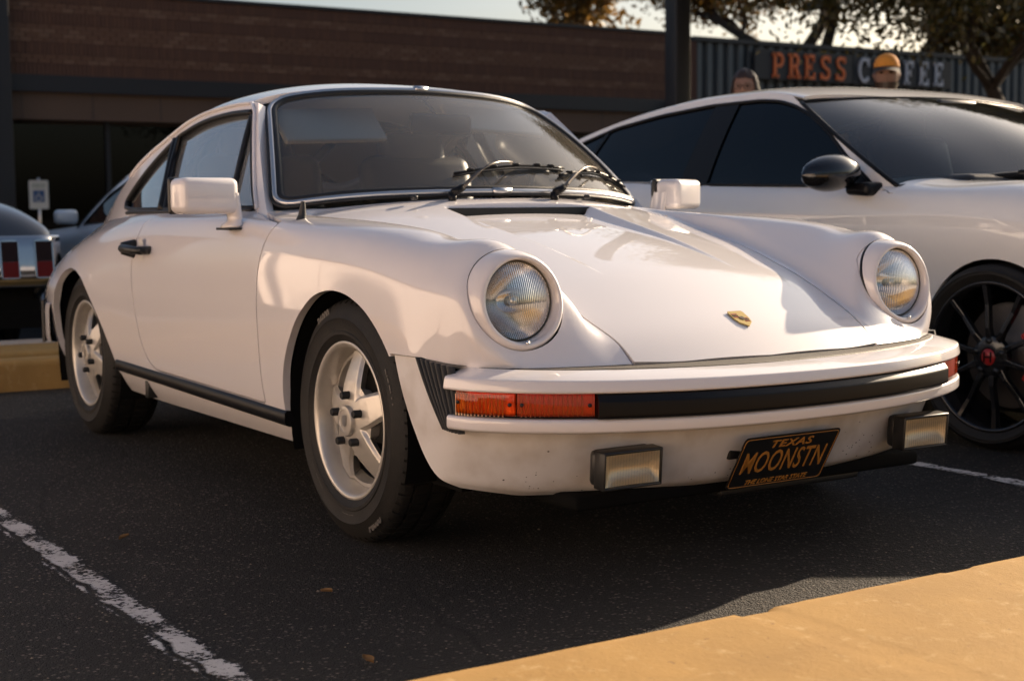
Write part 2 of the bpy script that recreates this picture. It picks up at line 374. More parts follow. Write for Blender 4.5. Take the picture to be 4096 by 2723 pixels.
def bezf(V):
    q = V - BEZ_C; a = q @ BEZ_N; rr = np.linalg.norm(q - np.outer(a, BEZ_N), axis=1)
    return np.where(V[:, 0] > .42, rr - .1235, 1.0)
def cabinf(V):      # keeps what is outside the cabin opening
    yb = pchip([-3.3, -2.8, -2.3, -2.05, -1.5, -.9, -.75, -.62, -.52, -.47, -.46], [.40, .53, .63, .655, .685, .688, .672, .60, .38, .1, -.2], V[:, 0])
    return V[:, 1] - yb
lowf = lambda V: np.where(V[:, 0] > .28, V[:, 2] - (.508 - .02 * np.clip((V[:, 0] - .42) / .1, 0, 1)), 1.0)
sillf = lambda V: V[:, 2] - .207
shell = half
for f in (lambda V: -hoodf(V) - g, lambda V: -sdf(ARCH_F, V[:, [0, 2]]), lambda V: -sdf(ARCH_R, V[:, [0, 2]]), bezf, cabinf, lowf):
    shell = clip(shell, f)
body_half = clip(shell, lambda V: -doorf(V) - g)
body_half = flange(body_half, .022)
surf_obj('body_shell', join(body_half, mirror(body_half)), PAINT, coupe)
door_half = clip(clip(half, lambda V: doorf(V) - g), cabinf)
door_half = flange(door_half, .02)
doorR = surf_obj('door', mirror(door_half), PAINT, coupe); doorL = surf_obj('door', door_half, PAINT, coupe)

# front lid, finer grid, with its sunken arrow and air slot
ju = np.linspace(0, 165, 420); jv = np.linspace(62, NV - 1, 240)
HG = resample(BODY, ju, jv)
x_, y_ = HG[..., 0], HG[..., 1]
HG[..., 2] = hood_z(x_, y_)
t_ = np.clip((.36 - x_) / .73, 0, 1); yo = .224 + .037 * t_; yi = yo - .004 - .040 * t_
sm = np.clip((yo - y_) / np.maximum(yo - yi, 1e-4), 0, 1)
HG[..., 2] -= np.where(x_ < .36, .024 * t_**1.2 * sm, 0) * (x_ > -.388)
HG[:, -1, 1] = 0
HN = grid_normals(HG); HN *= np.sign(HN[..., 2:3] + 1e-9); HN[:, -1, 1] = 0; HN /= np.linalg.norm(HN, axis=-1, keepdims=True)
fl = grid_normals(HG)[100, 80][2] < 0
hood = tri(HG, None, fl); hood[1][:] = HN.reshape(-1, 3)
SLOT = rounded([(-.386, -.4), (-.386, .257), (-.352, .222), (-.352, -.4)], [0, .008, .008, 0])
for f in (lambda V: hoodf(V) - g, lambda V: -sdf(SLOT, V[:, [0, 1]]), bezf): hood = clip(hood, f)
hood = flange(hood, .02)
hoodo = surf_obj('hood', join(hood, mirror(hood)), PAINT, coupe)
mb = MB(); mb.box(-.40, -.345, -.28, .28, .790, .800)
for k in range(-12, 13): mb.box(-.384, -.356, k * .019 - .002, k * .019 + .002, .800, .826)
mb.build('air_intake_grille', BPLAST, hoodo, smooth=False)
mb = MB().box(-.389, -.376, -.255, .255, .822, .850); mb.build('air_intake_back', BPLAST, hoodo, smooth=False)

# crest badge
bz = lambda x: float(pchip(BODY[::-1, -1, 0], BODY[::-1, -1, 2], [x])[0])
zb0, zb1 = bz(.652), bz(.595); sl = math.atan2(zb1 - zb0, .057)
bm_ = Matrix.Translation((.6235, 0, (zb0 + zb1) / 2 + .002)) @ Matrix.Rotation(sl, 4, 'Y') @ Matrix.Rotation(0, 4, 'Z')
SH = [(-.033, -.021), (-.033, .021), (-.026, .024), (.0, .0245), (.018, .019), (.034, .0), (.018, -.019), (.0, -.0245), (-.026, -.024)]
def plate_from(poly, z0, z1, mtx):
    n = len(poly); V = [mtx @ Vector((p[0], p[1], z)) for z in (z0, z1) for p in poly]
    F = [tuple(range(n, 2 * n)), tuple(range(n - 1, -1, -1))] + [(i, (i + 1) % n, n + (i + 1) % n, n + i) for i in range(n)]
    return V, F
badge = MB().add(*plate_from(SH, 0, .003, bm_)).build('hood_badge', GOLD, hoodo, smooth=False)
for k, (x0, x1, y0, y1) in enumerate([(-.020, -.004, -.021, -.003), (-.001, .014, .003, .018)]):
    for q in range(3):
        w = (x1 - x0) / 5; MB().add(*plate_from([(x0 + q * 2 * w, y0), (x0 + q * 2 * w, y1), (x0 + (q * 2 + 1) * w, y1), (x0 + (q * 2 + 1) * w, y0)], .003, .0038, bm_)).build('badge_stripe', RED if q != 1 else TRIMB, hoodo, smooth=False)
MB().add(*plate_from([(-.007, -.006), (-.007, .006), (.001, .008), (.008, 0), (.001, -.008)], .003, .0044, bm_)).build('badge_centre', mat('badge_dark', (.06, .03, .01), .4, metal=.5), hoodo, smooth=False)

# ---- greenhouse
BX = [-3.2, -2.6, -2.3, -2.05, -1.8, -1.5, -1.0, -.75, -.5]; BY = [.40, .57, .64, .678, .695, .705, .708, .698, .68]
def yside(x, z): dz = z - .848; return pchip(BX, BY, x) - .40 * dz - .12 * dz * np.abs(dz)
RX = [-3.2, -3.0, -2.8, -2.6, -2.45, -2.28, -2.13, -2.05, -1.94, -1.85, -1.73, -1.61, -1.41, -1.22, -1.09, -.9]
RZ = [.635, .705, .762, .800, .822, .850, .905, .973, 1.046, 1.086, 1.136, 1.166, 1.188, 1.193, 1.190, 1.16]
RX2 = [-3.2, -2.9, -2.7, -2.5, -2.3, -2.15, -2.05, -1.94, -1.85, -1.73, -1.61, -1.41, -1.22, -1.09, -.9]
RZ2 = [.64, .735, .80, .87, .945, 1.003, 1.04, 1.075, 1.10, 1.136, 1.166, 1.188, 1.193, 1.190, 1.16]
railz = lambda x: pchip(RX2, RZ2, x)
ZCX = [-3.2, -3.0, -2.8, -2.6, -2.4, -2.2, -2.0, -1.8, -1.6, -1.45, -1.3, -1.15, -1.0, -.85]
ZC = [.66, .775, .875, .968, 1.055, 1.135, 1.205, 1.255, 1.284, 1.291, 1.288, 1.273, 1.246, 1.20]
xs = np.linspace(-3.15, -.92, 150); ss = np.linspace(0, 1, 60)
RG = np.zeros((150, 60, 3)); zr = railz(xs); zc = nspline(ZCX, np.array(ZC)[:, None], xs)[:, 0]
yr = yside(xs, zr); yr = np.where(xs < -2.5, yr, yr)
for i in range(150):
    y = yr[i] * np.sin(ss * np.pi / 2) if True else 0
    RG[i] = np.c_[np.full(60, xs[i]), y, zr[i] + (zc[i] - zr[i]) * np.clip(1 - (y / yr[i])**2.3, 0, 1)**.74]
RN = grid_normals(RG); RN *= np.sign(RN[..., 2:3] + 1e-6); RN[:, 0, 1] = 0
fr_ = grid_normals(RG)[70, 20][2] < 0
roof = tri(RG, None, fr_); roof[1][:] = RN.reshape(-1, 3)
wsx = lambda y: -1.0 - .10 * (np.abs(y) / .515)**2
REARW = rounded([(-1.97, -.5), (-1.97, .36), (-2.05, .44), (-2.40, .475), (-2.52, .42), (-2.545, -.5)], [0, .06, .08, .08, .06, 0])
roof = clip(roof, lambda V: wsx(V[:, 1]) - V[:, 0])
rear_glass = clip(roof, lambda V: sdf(REARW, V[:, [0, 1]]))
roof = flange(clip(roof, lambda V: -sdf(REARW, V[:, [0, 1]])), .02)
surf_obj('roof', join(roof, mirror(roof)), PAINT, coupe)
rear_glass = offset(rear_glass, -.006)
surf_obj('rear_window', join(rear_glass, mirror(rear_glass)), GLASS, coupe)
# headliner, a second skin under the roof
hl = offset(clip(clip(tri(RG, RN, fr_), lambda V: -1.05 - .08 * (V[:, 1] / .5)**2 - V[:, 0]), lambda V: V[:, 0] + 1.95), -.035)
hl = clip(hl, lambda V: .50 - V[:, 1])
surf_obj('headliner', join(hl, mirror(hl)), HEADLINER, coupe)
# side walls
wx = np.linspace(-2.75, -.55, 190); wz = np.linspace(.80, 1.22, 60)
SG = np.zeros((190, 60, 3)); SG[..., 0] = wx[:, None]; SG[..., 2] = wz[None]
for j in range(60): SG[:, j, 1] = yside(wx, np.full(190, wz[j]))
SN = grid_normals(SG); SN *= np.sign(SN[..., 1:2]); fs = grid_normals(SG)[50, 30][1] < 0
wall = tri(SG, None, fs); wall[1][:] = SN.reshape(-1, 3)
wall = clip(wall, lambda V: railz(V[:, 0]) + .004 - V[:, 2])
APL = lambda V: (-.665 - 1.065 * (V[:, 2] - .85)) - V[:, 0] - .012      # behind the windscreen edge
wall = clip(wall, APL)
DW = rounded([(-.742, .851), (-.813, .912), (-.906, 1.010), (-1.02, 1.135), (-1.06, 1.166), (-1.20, 1.174), (-1.39, 1.170), (-1.55, 1.153), (-1.70, 1.126), (-1.715, 1.112), (-1.555, .851)], [.01, .05, .05, .03, .04, .1, .1, .05, .02, .01, .012])
QW = rounded([(-1.60, .852), (-1.752, 1.103), (-1.835, 1.068), (-1.96, 1.003), (-2.05, .945), (-2.11, .895), (-2.08, .862), (-1.955, .853)], [.012, .012, .05, .08, .06, .03, .03, .05])
S0 = clip(clip(wall, lambda V: -sdf(DW, V[:, [0, 2]])), lambda V: -sdf(QW, V[:, [0, 2]]))
S0 = flange(S0, .025)
surf_obj('pillar_frame', join(S0, mirror(S0)), PAINT, coupe)
def on_wall(poly, off=0.0, sgn=1):
    p = np.asarray(poly); y = yside(p[:, 0], p[:, 1]); return np.c_[p[:, 0], sgn * (y + off * .92), p[:, 1] + off * .38]
def strip_on(pathA, pathB, fn):   # closed ribbon between two polygons of equal length
    a, b = fn(pathA), fn(pathB); return np.stack([np.r_[a, a[:1]], np.r_[b, b[:1]]], 1)
def inset(poly, dd):
    P = np.asarray(poly, float); t = np.roll(P, -1, 0) - np.roll(P, 1, 0); t /= np.maximum(np.linalg.norm(t, axis=1, keepdims=True), 1e-9)
    n = np.c_[-t[:, 1], t[:, 0]]; area = np.sum(P[:, 0] * np.roll(P[:, 1], -1) - np.roll(P[:, 0], -1) * P[:, 1])
    return P + n * dd * (1 if area > 0 else -1)
for sgn in (-1, 1):
    for nm, poly in (('door_window', DW), ('quarter_window', QW)):
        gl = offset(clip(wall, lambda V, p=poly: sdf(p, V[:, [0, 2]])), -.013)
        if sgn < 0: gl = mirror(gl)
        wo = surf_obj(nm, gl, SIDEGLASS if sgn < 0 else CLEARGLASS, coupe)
        mb = MB(); mb.tube(np.r_[on_wall(inset(poly, .006), -.004, sgn), on_wall(inset(poly, .006)[:1], -.004, sgn)], .009, 6)
        mb.build('window_seal', BLACK, wo)
    a = on_wall([(-1.065, 1.150), (-1.03, 1.06), (-.988, .955), (-.955, .853)], -.006, sgn)
    MB().tube(curve_pts(a, 12), .0095, 6).build('quarterlight_post', BLACK, coupe)
    # door frame: dark bar along the top and at the B pillar
    fr = on_wall([(-1.05, 1.160), (-1.20, 1.165), (-1.39, 1.160), (-1.55, 1.143), (-1.70, 1.112), (-1.66, 1.03), (-1.60, .92), (-1.565, .853)], -.002, sgn)
    MB().tube(np.r_[curve_pts(fr[:5], 20), curve_pts(fr[5:], 10)], .011, 6).build('door_window_frame', TRIMB, coupe)
    bp = on_wall([(-1.725, 1.105), (-1.66, 1.0), (-1.61, .92), (-1.575, .852)], .001, sgn)
    MB().tube(curve_pts(bp, 10), .012, 6).build('centre_pillar', TRIMB, coupe)
    # drip rail
    rx = np.linspace(-2.2, -1.085, 40); rp = np.c_[rx, sgn * (yside(rx, railz(rx)) + .004), railz(rx) + .002]
    a2 = on_wall([(-1.03, 1.160), (-.95, 1.078), (-.85, .970), (-.78, .895), (-.735, .853)], .004, sgn)
    MB().tube(np.r_[rp, curve_pts(a2, 16)], .0065, 6).build('drip_rail', PAINT, coupe)
    bl = np.array([(x, sgn * (float(pchip(BX, BY, [x])[0]) + .004), .8495 if x > -1.9 else .8495 - (-1.9 - x) * .02) for x in np.linspace(-2.0, -.76, 24)])
    MB().tube(bl, .007, 6).build('belt_seal', BLACK, coupe)

# windscreen
WB = [(-.478, 0, .890), (-.490, .18, .888), (-.530, .37, .883), (-.600, .55, .869), (-.680, .678, .850)]
WT = [(-1.000, 0, 1.247), (-1.008, .13, 1.245), (-1.030, .27, 1.240), (-1.063, .40, 1.226), (-1.095, .512, 1.202)]
WB, WT = np.array(WB), np.array(WT)
wnet = []
for t in (0, .25, .5, .75, 1):
    rowp = WB * (1 - t) + WT * t; rowp = rowp + np.array([.035, 0, .045]) * (4 * t * (1 - t)) * .42
    rowp[:, 1] += np.linspace(0, 1, 5) * .006 * 4 * t * (1 - t)
    wnet.append(np.r_[rowp[::-1] * [1, -1, 1], rowp[1:]])
WNET = np.array(wnet); wtu = chord(WNET, 0); wtv = chord(WNET, 1)
def wsurf(uv, off=0.0):
    """uv in metric pane coordinates: u across (-.68..68 at base), v up (0..len)"""
    uv = np.asarray(uv, float); HU, HV = .635, .632
    s = (uv[:, 0] / HU + 1) / 2 * wtv[-1]; t = uv[:, 1] / HV * wtu[-1]
    out = []
    A = nspline(wtu, WNET, np.clip(t, 0, wtu[-1])); 
    for k in range(len(uv)): out.append(nspline(wtv, A[k], [np.clip(s[k], 0, wtv[-1])])[0])
    out = np.array(out)
    if off: out = out + np.array([.56, 0, .83]) * off
    return out
def wrect(ins, rb=.07, rt=.11):
    a = .635 - ins; return rounded([(-a, ins), (a, ins), (a, .632 - ins), (-a, .632 - ins)], [max(rb - ins, .02), max(rb - ins, .02), max(rt - ins, .03), max(rt - ins, .03)], 14)
def densify(P, n=3):
    out = []
    for a, b in zip(P, np.roll(P, -1, 0)):
        L = np.linalg.norm(b - a); k = max(1, int(L / .04))
        for q in range(k): out.append(a + (b - a) * q / k)
    return np.array(out)
gu = np.linspace(0, wtu[-1], 26); gv = np.linspace(0, wtv[-1], 60)
WG = nspline(wtv, nspline(wtu, WNET, gu).transpose(1, 0, 2), gv).transpose(1, 0, 2)
WNm = grid_normals(WG); WNm *= np.sign(WNm[..., 2:3]); wfl = grid_normals(WG)[12, 30][2] < 0
wglass = tri(WG, None, wfl); wglass[1][:] = WNm.reshape(-1, 3)
UVW = np.stack(np.meshgrid(np.linspace(0, .632, 26), np.linspace(-.635, .635, 60), indexing='ij'), -1)[..., ::-1].reshape(-1, 2)
wr0 = wrect(.012); wv = sdf(wr0, UVW)
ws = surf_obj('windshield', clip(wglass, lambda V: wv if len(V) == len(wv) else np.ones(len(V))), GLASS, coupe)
def ring(ins, off, r, name, m, n=8, sq=None):
    P = wsurf(densify(wrect(ins)), off); P = np.r_[P, P[:1]]
    return MB().tube(P, r, n, caps=False).build(name, m, ws)
ring(.003, -.002, .006, 'windshield_outer_seal', BLACK)
ring(.013, .003, .0085, 'windshield_trim', ALU)
ring(.029, -.001, .011, 'windshield_seal', BLACK)
for v0 in (.010, .622):
    P = wsurf([(-.028, v0), (0, v0), (.028, v0)], .006); MB().tube(P, .011, 8).build('trim_clip', ALU, ws)

# ---- front bumper
BP = np.array([(.862, 0), (.857, .15), (.842, .30), (.815, .43), (.782, .54), (.727, .655), (.660, .740), (.600, .782), (.545, .796)])
def bpath(y0=None, y1=None, n=61, s0=-1.0, s1=1.0):
    full = np.r_[BP[::-1] * [1, -1], BP[1:]]; C = curve_pts(full, 401); i = np.linspace((s0 + 1) * 200, (s1 + 1) * 200, n); return nspline(np.arange(401), C, i)
def bsweep(profile, s0=-1., s1=1., n=81, caps=True):
    """profile [(out, z)] closed; lifted a little towards the ends"""
    C = bpath(n=n, s0=s0, s1=s1); t = np.gradient(C, axis=0); t /= np.linalg.norm(t, axis=1, keepdims=True); nn = np.c_[t[:, 1], -t[:, 0]]
    if nn[n // 2, 0] < 0: nn = -nn
    lift = .012 * np.clip(np.abs(C[:, 1]) / .8, 0, 1)**2
    G = np.zeros((n, len(profile), 3))
    for j, (o, z) in enumerate(profile): G[:, j, :2] = C + nn * o; G[:, j, 2] = z + lift
    mb = MB().grid(G, wrapv=True)
    if caps: m = len(profile); mb.F.append(tuple(range(m))); mb.F.append(tuple((n - 1) * m + k for k in range(m - 1, -1, -1)))
    return mb
def arcprof(pts, rr=.006, n=4): return [tuple(p) for p in rounded(pts, rr, n)]
bump = bsweep(arcprof([(-.075, .436), (.002, .436), (.005, .440), (.000, .464), (-.066, .482), (-.075, .470)], .0045)).build('front_bumper', PAINT, coupe, angle=50)
bsweep(arcprof([(-.075, .347), (-.003, .347), (.004, .352), (.004, .375), (-.001, .3795), (-.075, .3795)], .003), -.985, .985).build('bumper_lower_lip', PAINT, bump, angle=50)
bsweep([(-.08, .352), (-.026, .352), (-.026, .455), (-.08, .455)], -.975, .975).build('bumper_recess', DARK, bump, smooth=False)
SE = .562
bsweep(arcprof([(-.03, .3805), (.008, .3805), (.014, .386), (.014, .420), (.002, .4345), (-.03, .4345)], .003), -SE, SE).build('bumper_strip', TRIMB, bump, angle=50)
AMBER = glass_mat('amber_lens', (.99, .48, .12), 1.0, .10, (.8, .12, .01))
AMBER2 = glass_mat('amber_turn_lens', (1.0, .36, .12), 1.0, .18, (.9, .13, .03))
AMBER_BACK = mat('amber_reflector', (.85, .60, .40), .35, metal=.5)
for sg in (-1, 1):
    a0, a1, a2 = SE + .006, .752, .945
    for (p, q, nm, mm) in ((a0, a1 - .003, 'turn_signal', AMBER2), (a1 + .003, a2, 'side_marker', AMBER)):
        s0, s1 = sorted((sg * p, sg * q)); o = bsweep(arcprof([(-.024, .385), (-.004, .385), (-.001, .390), (-.001, .433), (-.004, .438), (-.024, .438)], .003), s0, s1, 24).build(nm, mm, bump, angle=45)
        bsweep([(-.025, .383), (-.0245, .383), (-.0245, .440), (-.025, .440)], s0, s1, 24).build('lamp_reflector', AMBER_BACK, bump, smooth=False)
        for e in (s0 + .012 * (1 if s0 < s1 else -1), s1 - .012):
            c = bpath(n=3, s0=e - .002, s1=e + .002); t = c[2] - c[0]; t /= np.linalg.norm(t); n2 = np.array([t[1], -t[0]]); n2 = n2 if n2[0] > 0 else -n2
            cc = (c[1][0], c[1][1], .411 + .012 * (abs(c[1][1]) / .8)**2)
            MB().tube([cc, (cc[0] + n2[0] * .0025, cc[1] + n2[1] * .0025, cc[2])], .0045, 10).build('lens_screw', BPLAST, bump)
        # fine vertical fluting inside the lens
        fl_ = MB()
        for e in np.linspace(s0 + .02, s1 - .02, 14):
            c = bpath(n=3, s0=e - .001, s1=e + .001); fl_.box(c[1][0] - .018, c[1][0] - .014, c[1][1] - .001, c[1][1] + .001, .392, .440)
        fl_.build('lens_fluting', AMBER_BACK, bump, smooth=False)
# gaiter between body and bumper
edge = np.array([(.732, 0), (.724, .20), (.700, .390), (.668, .52), (.636, .610), (.607, .660), (.585, .700), (.563, .728)])
edge = np.r_[edge[::-1] * [1, -1], edge[1:]]; EC = curve_pts(edge, 81); OC = bpath(n=81, s0=-.97, s1=.97)
t = np.gradient(OC, axis=0); t /= np.linalg.norm(t, axis=1, keepdims=True); nn = np.c_[t[:, 1], -t[:, 0]]; nn *= np.sign(nn[40, 0]); OI = OC - nn * .066
lift = .012 * (np.abs(OI[:, 1]) / .8)**2; Z1 = .481 + lift; GG = np.zeros((81, 7, 3))
for j, (w, dz) in enumerate([(-.10, -.012), (.0, .003), (.12, .004), (.5, .0025), (.88, .003), (.97, .001), (1.04, -.012)]):
    GG[:, j, :2] = EC * (1 - w) + OI * w; GG[:, j, 2] = .484 * (1 - w) + Z1 * w + dz
MB().grid(GG, flip=False).build('bumper_gaiter', RUBBERTAN, coupe)
# bellows at the bumper ends
for sg in (-1, 1):
    nu_, nv_ = 90, 14; G = np.zeros((nu_, nv_, 3))
    for j in range(nv_):
        w = j / (nv_ - 1); z = .508 - .158 * w
        xa = .395 + .098 * w; xb = .548 + .042 * w
        for i in range(nu_):
            s = i / (nu_ - 1); x = xa * (1 - s) + xb * s; rid = abs(math.sin(s * math.pi * 7)); y = .7865 - .02 * max(0, s - .6) + .014 * (rid - .5) - .004 * w * w * 4 * (1 - s)
            zz = z - .012 * s * (1 - w) if True else z
            G[i, j] = (x, sg * y, zz)
    top = G[:, :1].copy(); top[..., 1] -= sg * .06; G2 = np.concatenate([top, G], 1)
    MB().grid(G2, flip=sg > 0).build('bumper_bellows', BLACK, coupe, angle=40)
# lower front apron
def apron_row(z):
    """plan outline of the apron at height z (half, y >= 0)"""
    k = (z - .19) / .16; k = max(0.0, min(1.0, k))
    pts = np.array([(.730 + .075 * k, 0), (.722 + .075 * k, .18), (.700 + .075 * k, .34), (.655 + .085 * k, .48), (.600 + .085 * k, .60), (.545 + .07 * k, .685), (.478 + .045 * k, .745 + .02 * k), (.42, .770 + .012 * k), (.30, .782 + .01 * k)])
    return curve_pts(np.r_[pts[::-1] * [1, -1], pts[1:]], 161)
zz = [.515, .47, .42, .37, .352, .34, .30, .26, .225, .205, .196, .192]; AG = np.zeros((161, len(zz), 3))
for j, z in enumerate(zz):
    P = apron_row(z); AG[:, j, :2] = P; AG[:, j, 2] = z
    if z < .21: c = np.array([.2, 0]); AG[:, j, 0] -= (.21 - z) * 1.2
endf = np.clip((np.abs(AG[..., 1]) - .62) / .15, 0, 1); AG[..., 2] += np.where(AG[..., 2] < .3, .022 * endf * (.3 - AG[..., 2]) / .1, 0)
AGd = dense(AG[::2], 200, 60)
AN = grid_normals(AGd); out = AGd - np.array([.1, 0, .4]); AN *= np.sign((AN * out).sum(-1, keepdims=True)); aflip = (grid_normals(AGd)[100, 30] @ AN[100, 30]) < 0
apr = tri(AGd, None, aflip); apr[1][:] = AN.reshape(-1, 3)
ARCH_A = rounded([(.0, .60), (.295, .530), (.300, .505), (.318, .45), (.340, .40), (.372, .345), (.41, .28), (.447, .235), (.49, .205), (.52, .18), (.52, .1), (0, .1)], [0, 0, .02, .05, .05, .05, .05, .03, .03, .02, 0, 0])
def aprf(V):
    side = np.abs(V[:, 1]) > .60
    a = np.where(side, -sdf(ARCH_A, V[:, [0, 2]]), .05)
    top = np.where(V[:, 0] > .555, .350 - V[:, 2] + .012 * (V[:, 1] / .8)**2, .05)
    return np.minimum(a, top)
apr = clip(apr, aprf)
apr = clip(apr, lambda V: np.where((np.abs(V[:, 1]) > .60), (.505 - V[:, 2]), 1.))
apr = clip(apr, lambda V: np.where(np.abs(V[:, 1]) > .60, .42 + (.508 - V[:, 2]) * .60 - V[:, 0] + np.where(V[:, 2] < .352, 1., 0), 1.))
surf_obj('front_apron', flange(apr, .012), mat('apron_paint', (.76, .73, .715), .5, coat=.7, spec=.3, var=(9, .8, (.60, .55, .51))), coupe)
# stone chips along the apron edge
rng = random.Random(3); chips = MB()
for k in range(150):
    i = rng.randrange(30, 170); j = rng.choice([rng.randrange(15, 20), rng.randrange(36, 56), rng.randrange(44, 56)])
    if rng.random() < .5: i = rng.randrange(85, 170)
    p = AGd[i, j]; n = AN[i, j]
    if p[2] > .352: continue
    s = rng.uniform(.0012, .0032); a = np.cross(n, [0, 0, 1]); a /= np.linalg.norm(a); b = np.cross(n, a)
    chips.add([p + n * .0012 + (a * math.cos(t) + b * math.sin(t) * rng.uniform(.5, 1)) * s for t in np.linspace(0, 2 * math.pi, 6)[:-1]], [(0, 1, 2, 3, 4)])
o = chips.build('paint_chips', mat('chip_primer', (.04, .03, .026), .8), coupe, smooth=False); o['kind'] = 'stuff'
# number plate
pm = Matrix(((0, -.50, .87, .776), (1, 0, 0, 0.0), (0, .87, .50, .245), (0, 0, 0, 1)))
pm = Matrix(((0, .50, .87, .776), (1, 0, 0, 0.0), (0, .87, -.50, .245), (0, 0, 0, 1)))
PLBLK = mat('plate_black', (.010, .011, .013), .35); PLY = mat('plate_yellow', (.46, .20, .035), .5)
pl = MB().add(*plate_from([tuple(p) for p in rounded([(-.152, -.076), (.152, -.076), (.152, .076), (-.152, .076)], .012, 4)], 0, .002, pm)).build('license_plate', PLBLK, coupe, smooth=False)
bord = rounded([(-.147, -.071), (.147, -.071), (.147, .071), (-.147, .071)], .010, 4)
MB().tube([pm @ Vector((p[0], p[1], .0025)) for p in np.r_[bord, bord[:1]]], .0011, 4).build('plate_border', PLY, pl)
for txt, size, cy, sx, sh, bo, sp in (('TEXAS', .030, .050, 1.35, .18, .0006, 1.15), ('MOONSTN', .090, -.0035, .56, .0, .0002, 1.06), ('THE LONE STAR STATE', .019, -.060, 1.0, .2, .0002, 1.0)):
    V, F = text_mesh(txt, size, .0006, sh, sx, bo, 'CENTER', sp)
    MB().add([pm @ Vector((v[0], v[1] + cy, .0028 + v[2])) for v in V], F).build('plate_lettering', PLY, pl, smooth=False)
MB().box(.70, .765, -.16, .16, .255, .325, .004).build('plate_bracket', BPLAST, coupe)
# fog lamps
FOGL = glass_mat('fog_lamp_lens', (.95, .92, .86), 2.2, .05, (.8, .75, .65)); FOGR = mat('lamp_reflector_bright', (.95, .88, .74), .33, metal=.7)
for sg in (-1, 1):
    yc = sg * .465; fogm = Matrix.Translation((.784, yc, .271)) @ Matrix.Rotation(rad(4), 4, 'Y')
    hs = MB().box(-.048, -.016, -.079, .079, -.041, .041, .012, fogm).build('fog_lamp', BPLAST, coupe)
    fm = MB()
    for (a, b, c_, d_) in ((-.081, .081, .036, .043), (-.081, .081, -.043, -.036), (-.081, -.0745, -.0428, .0428), (.0745, .081, -.0428, .0428)): fm.box(-.022, .0165, a, b, c_, d_, .003, fogm)
    fm.build('fog_lamp_frame', BPLAST, hs)
    G = np.zeros((21, 15, 3))
    for i in range(21):
        for j in range(15):
            a = -1 + i / 10; b = -1 + j / 7; p = fogm @ Vector((.010 - .019 * (1 - a**6) * (1 - b * b) - .003 * math.cos(a * 2), a * .0745, b * .0365)); G[i, j] = p
    MB().grid(G, flip=False).build('fog_lamp_reflector', FOGR, hs)
    fl_ = MB()
    for k in range(19):
        y = -.069 + k * .138 / 18; G = np.zeros((7, 2, 3))
        for q in range(7):
            th = math.pi * (q / 6) - math.pi / 2
            for w, z in enumerate((-.036, .036)): G[q, w] = fogm @ Vector((.0135 + .0036 * math.cos(th), y + .0037 * math.sin(th), z))
        fl_.grid(G)
    fl_.build('fog_lamp_lens', FOGL, hs)
MB().box(.30, .70, -.55, .55, .165, .20, .01).build('front_underpan', DARK, coupe)
MB().box(.62, .69, -.12, .34, .150, .176, .006).build('tow_bracket', BPLAST, coupe)

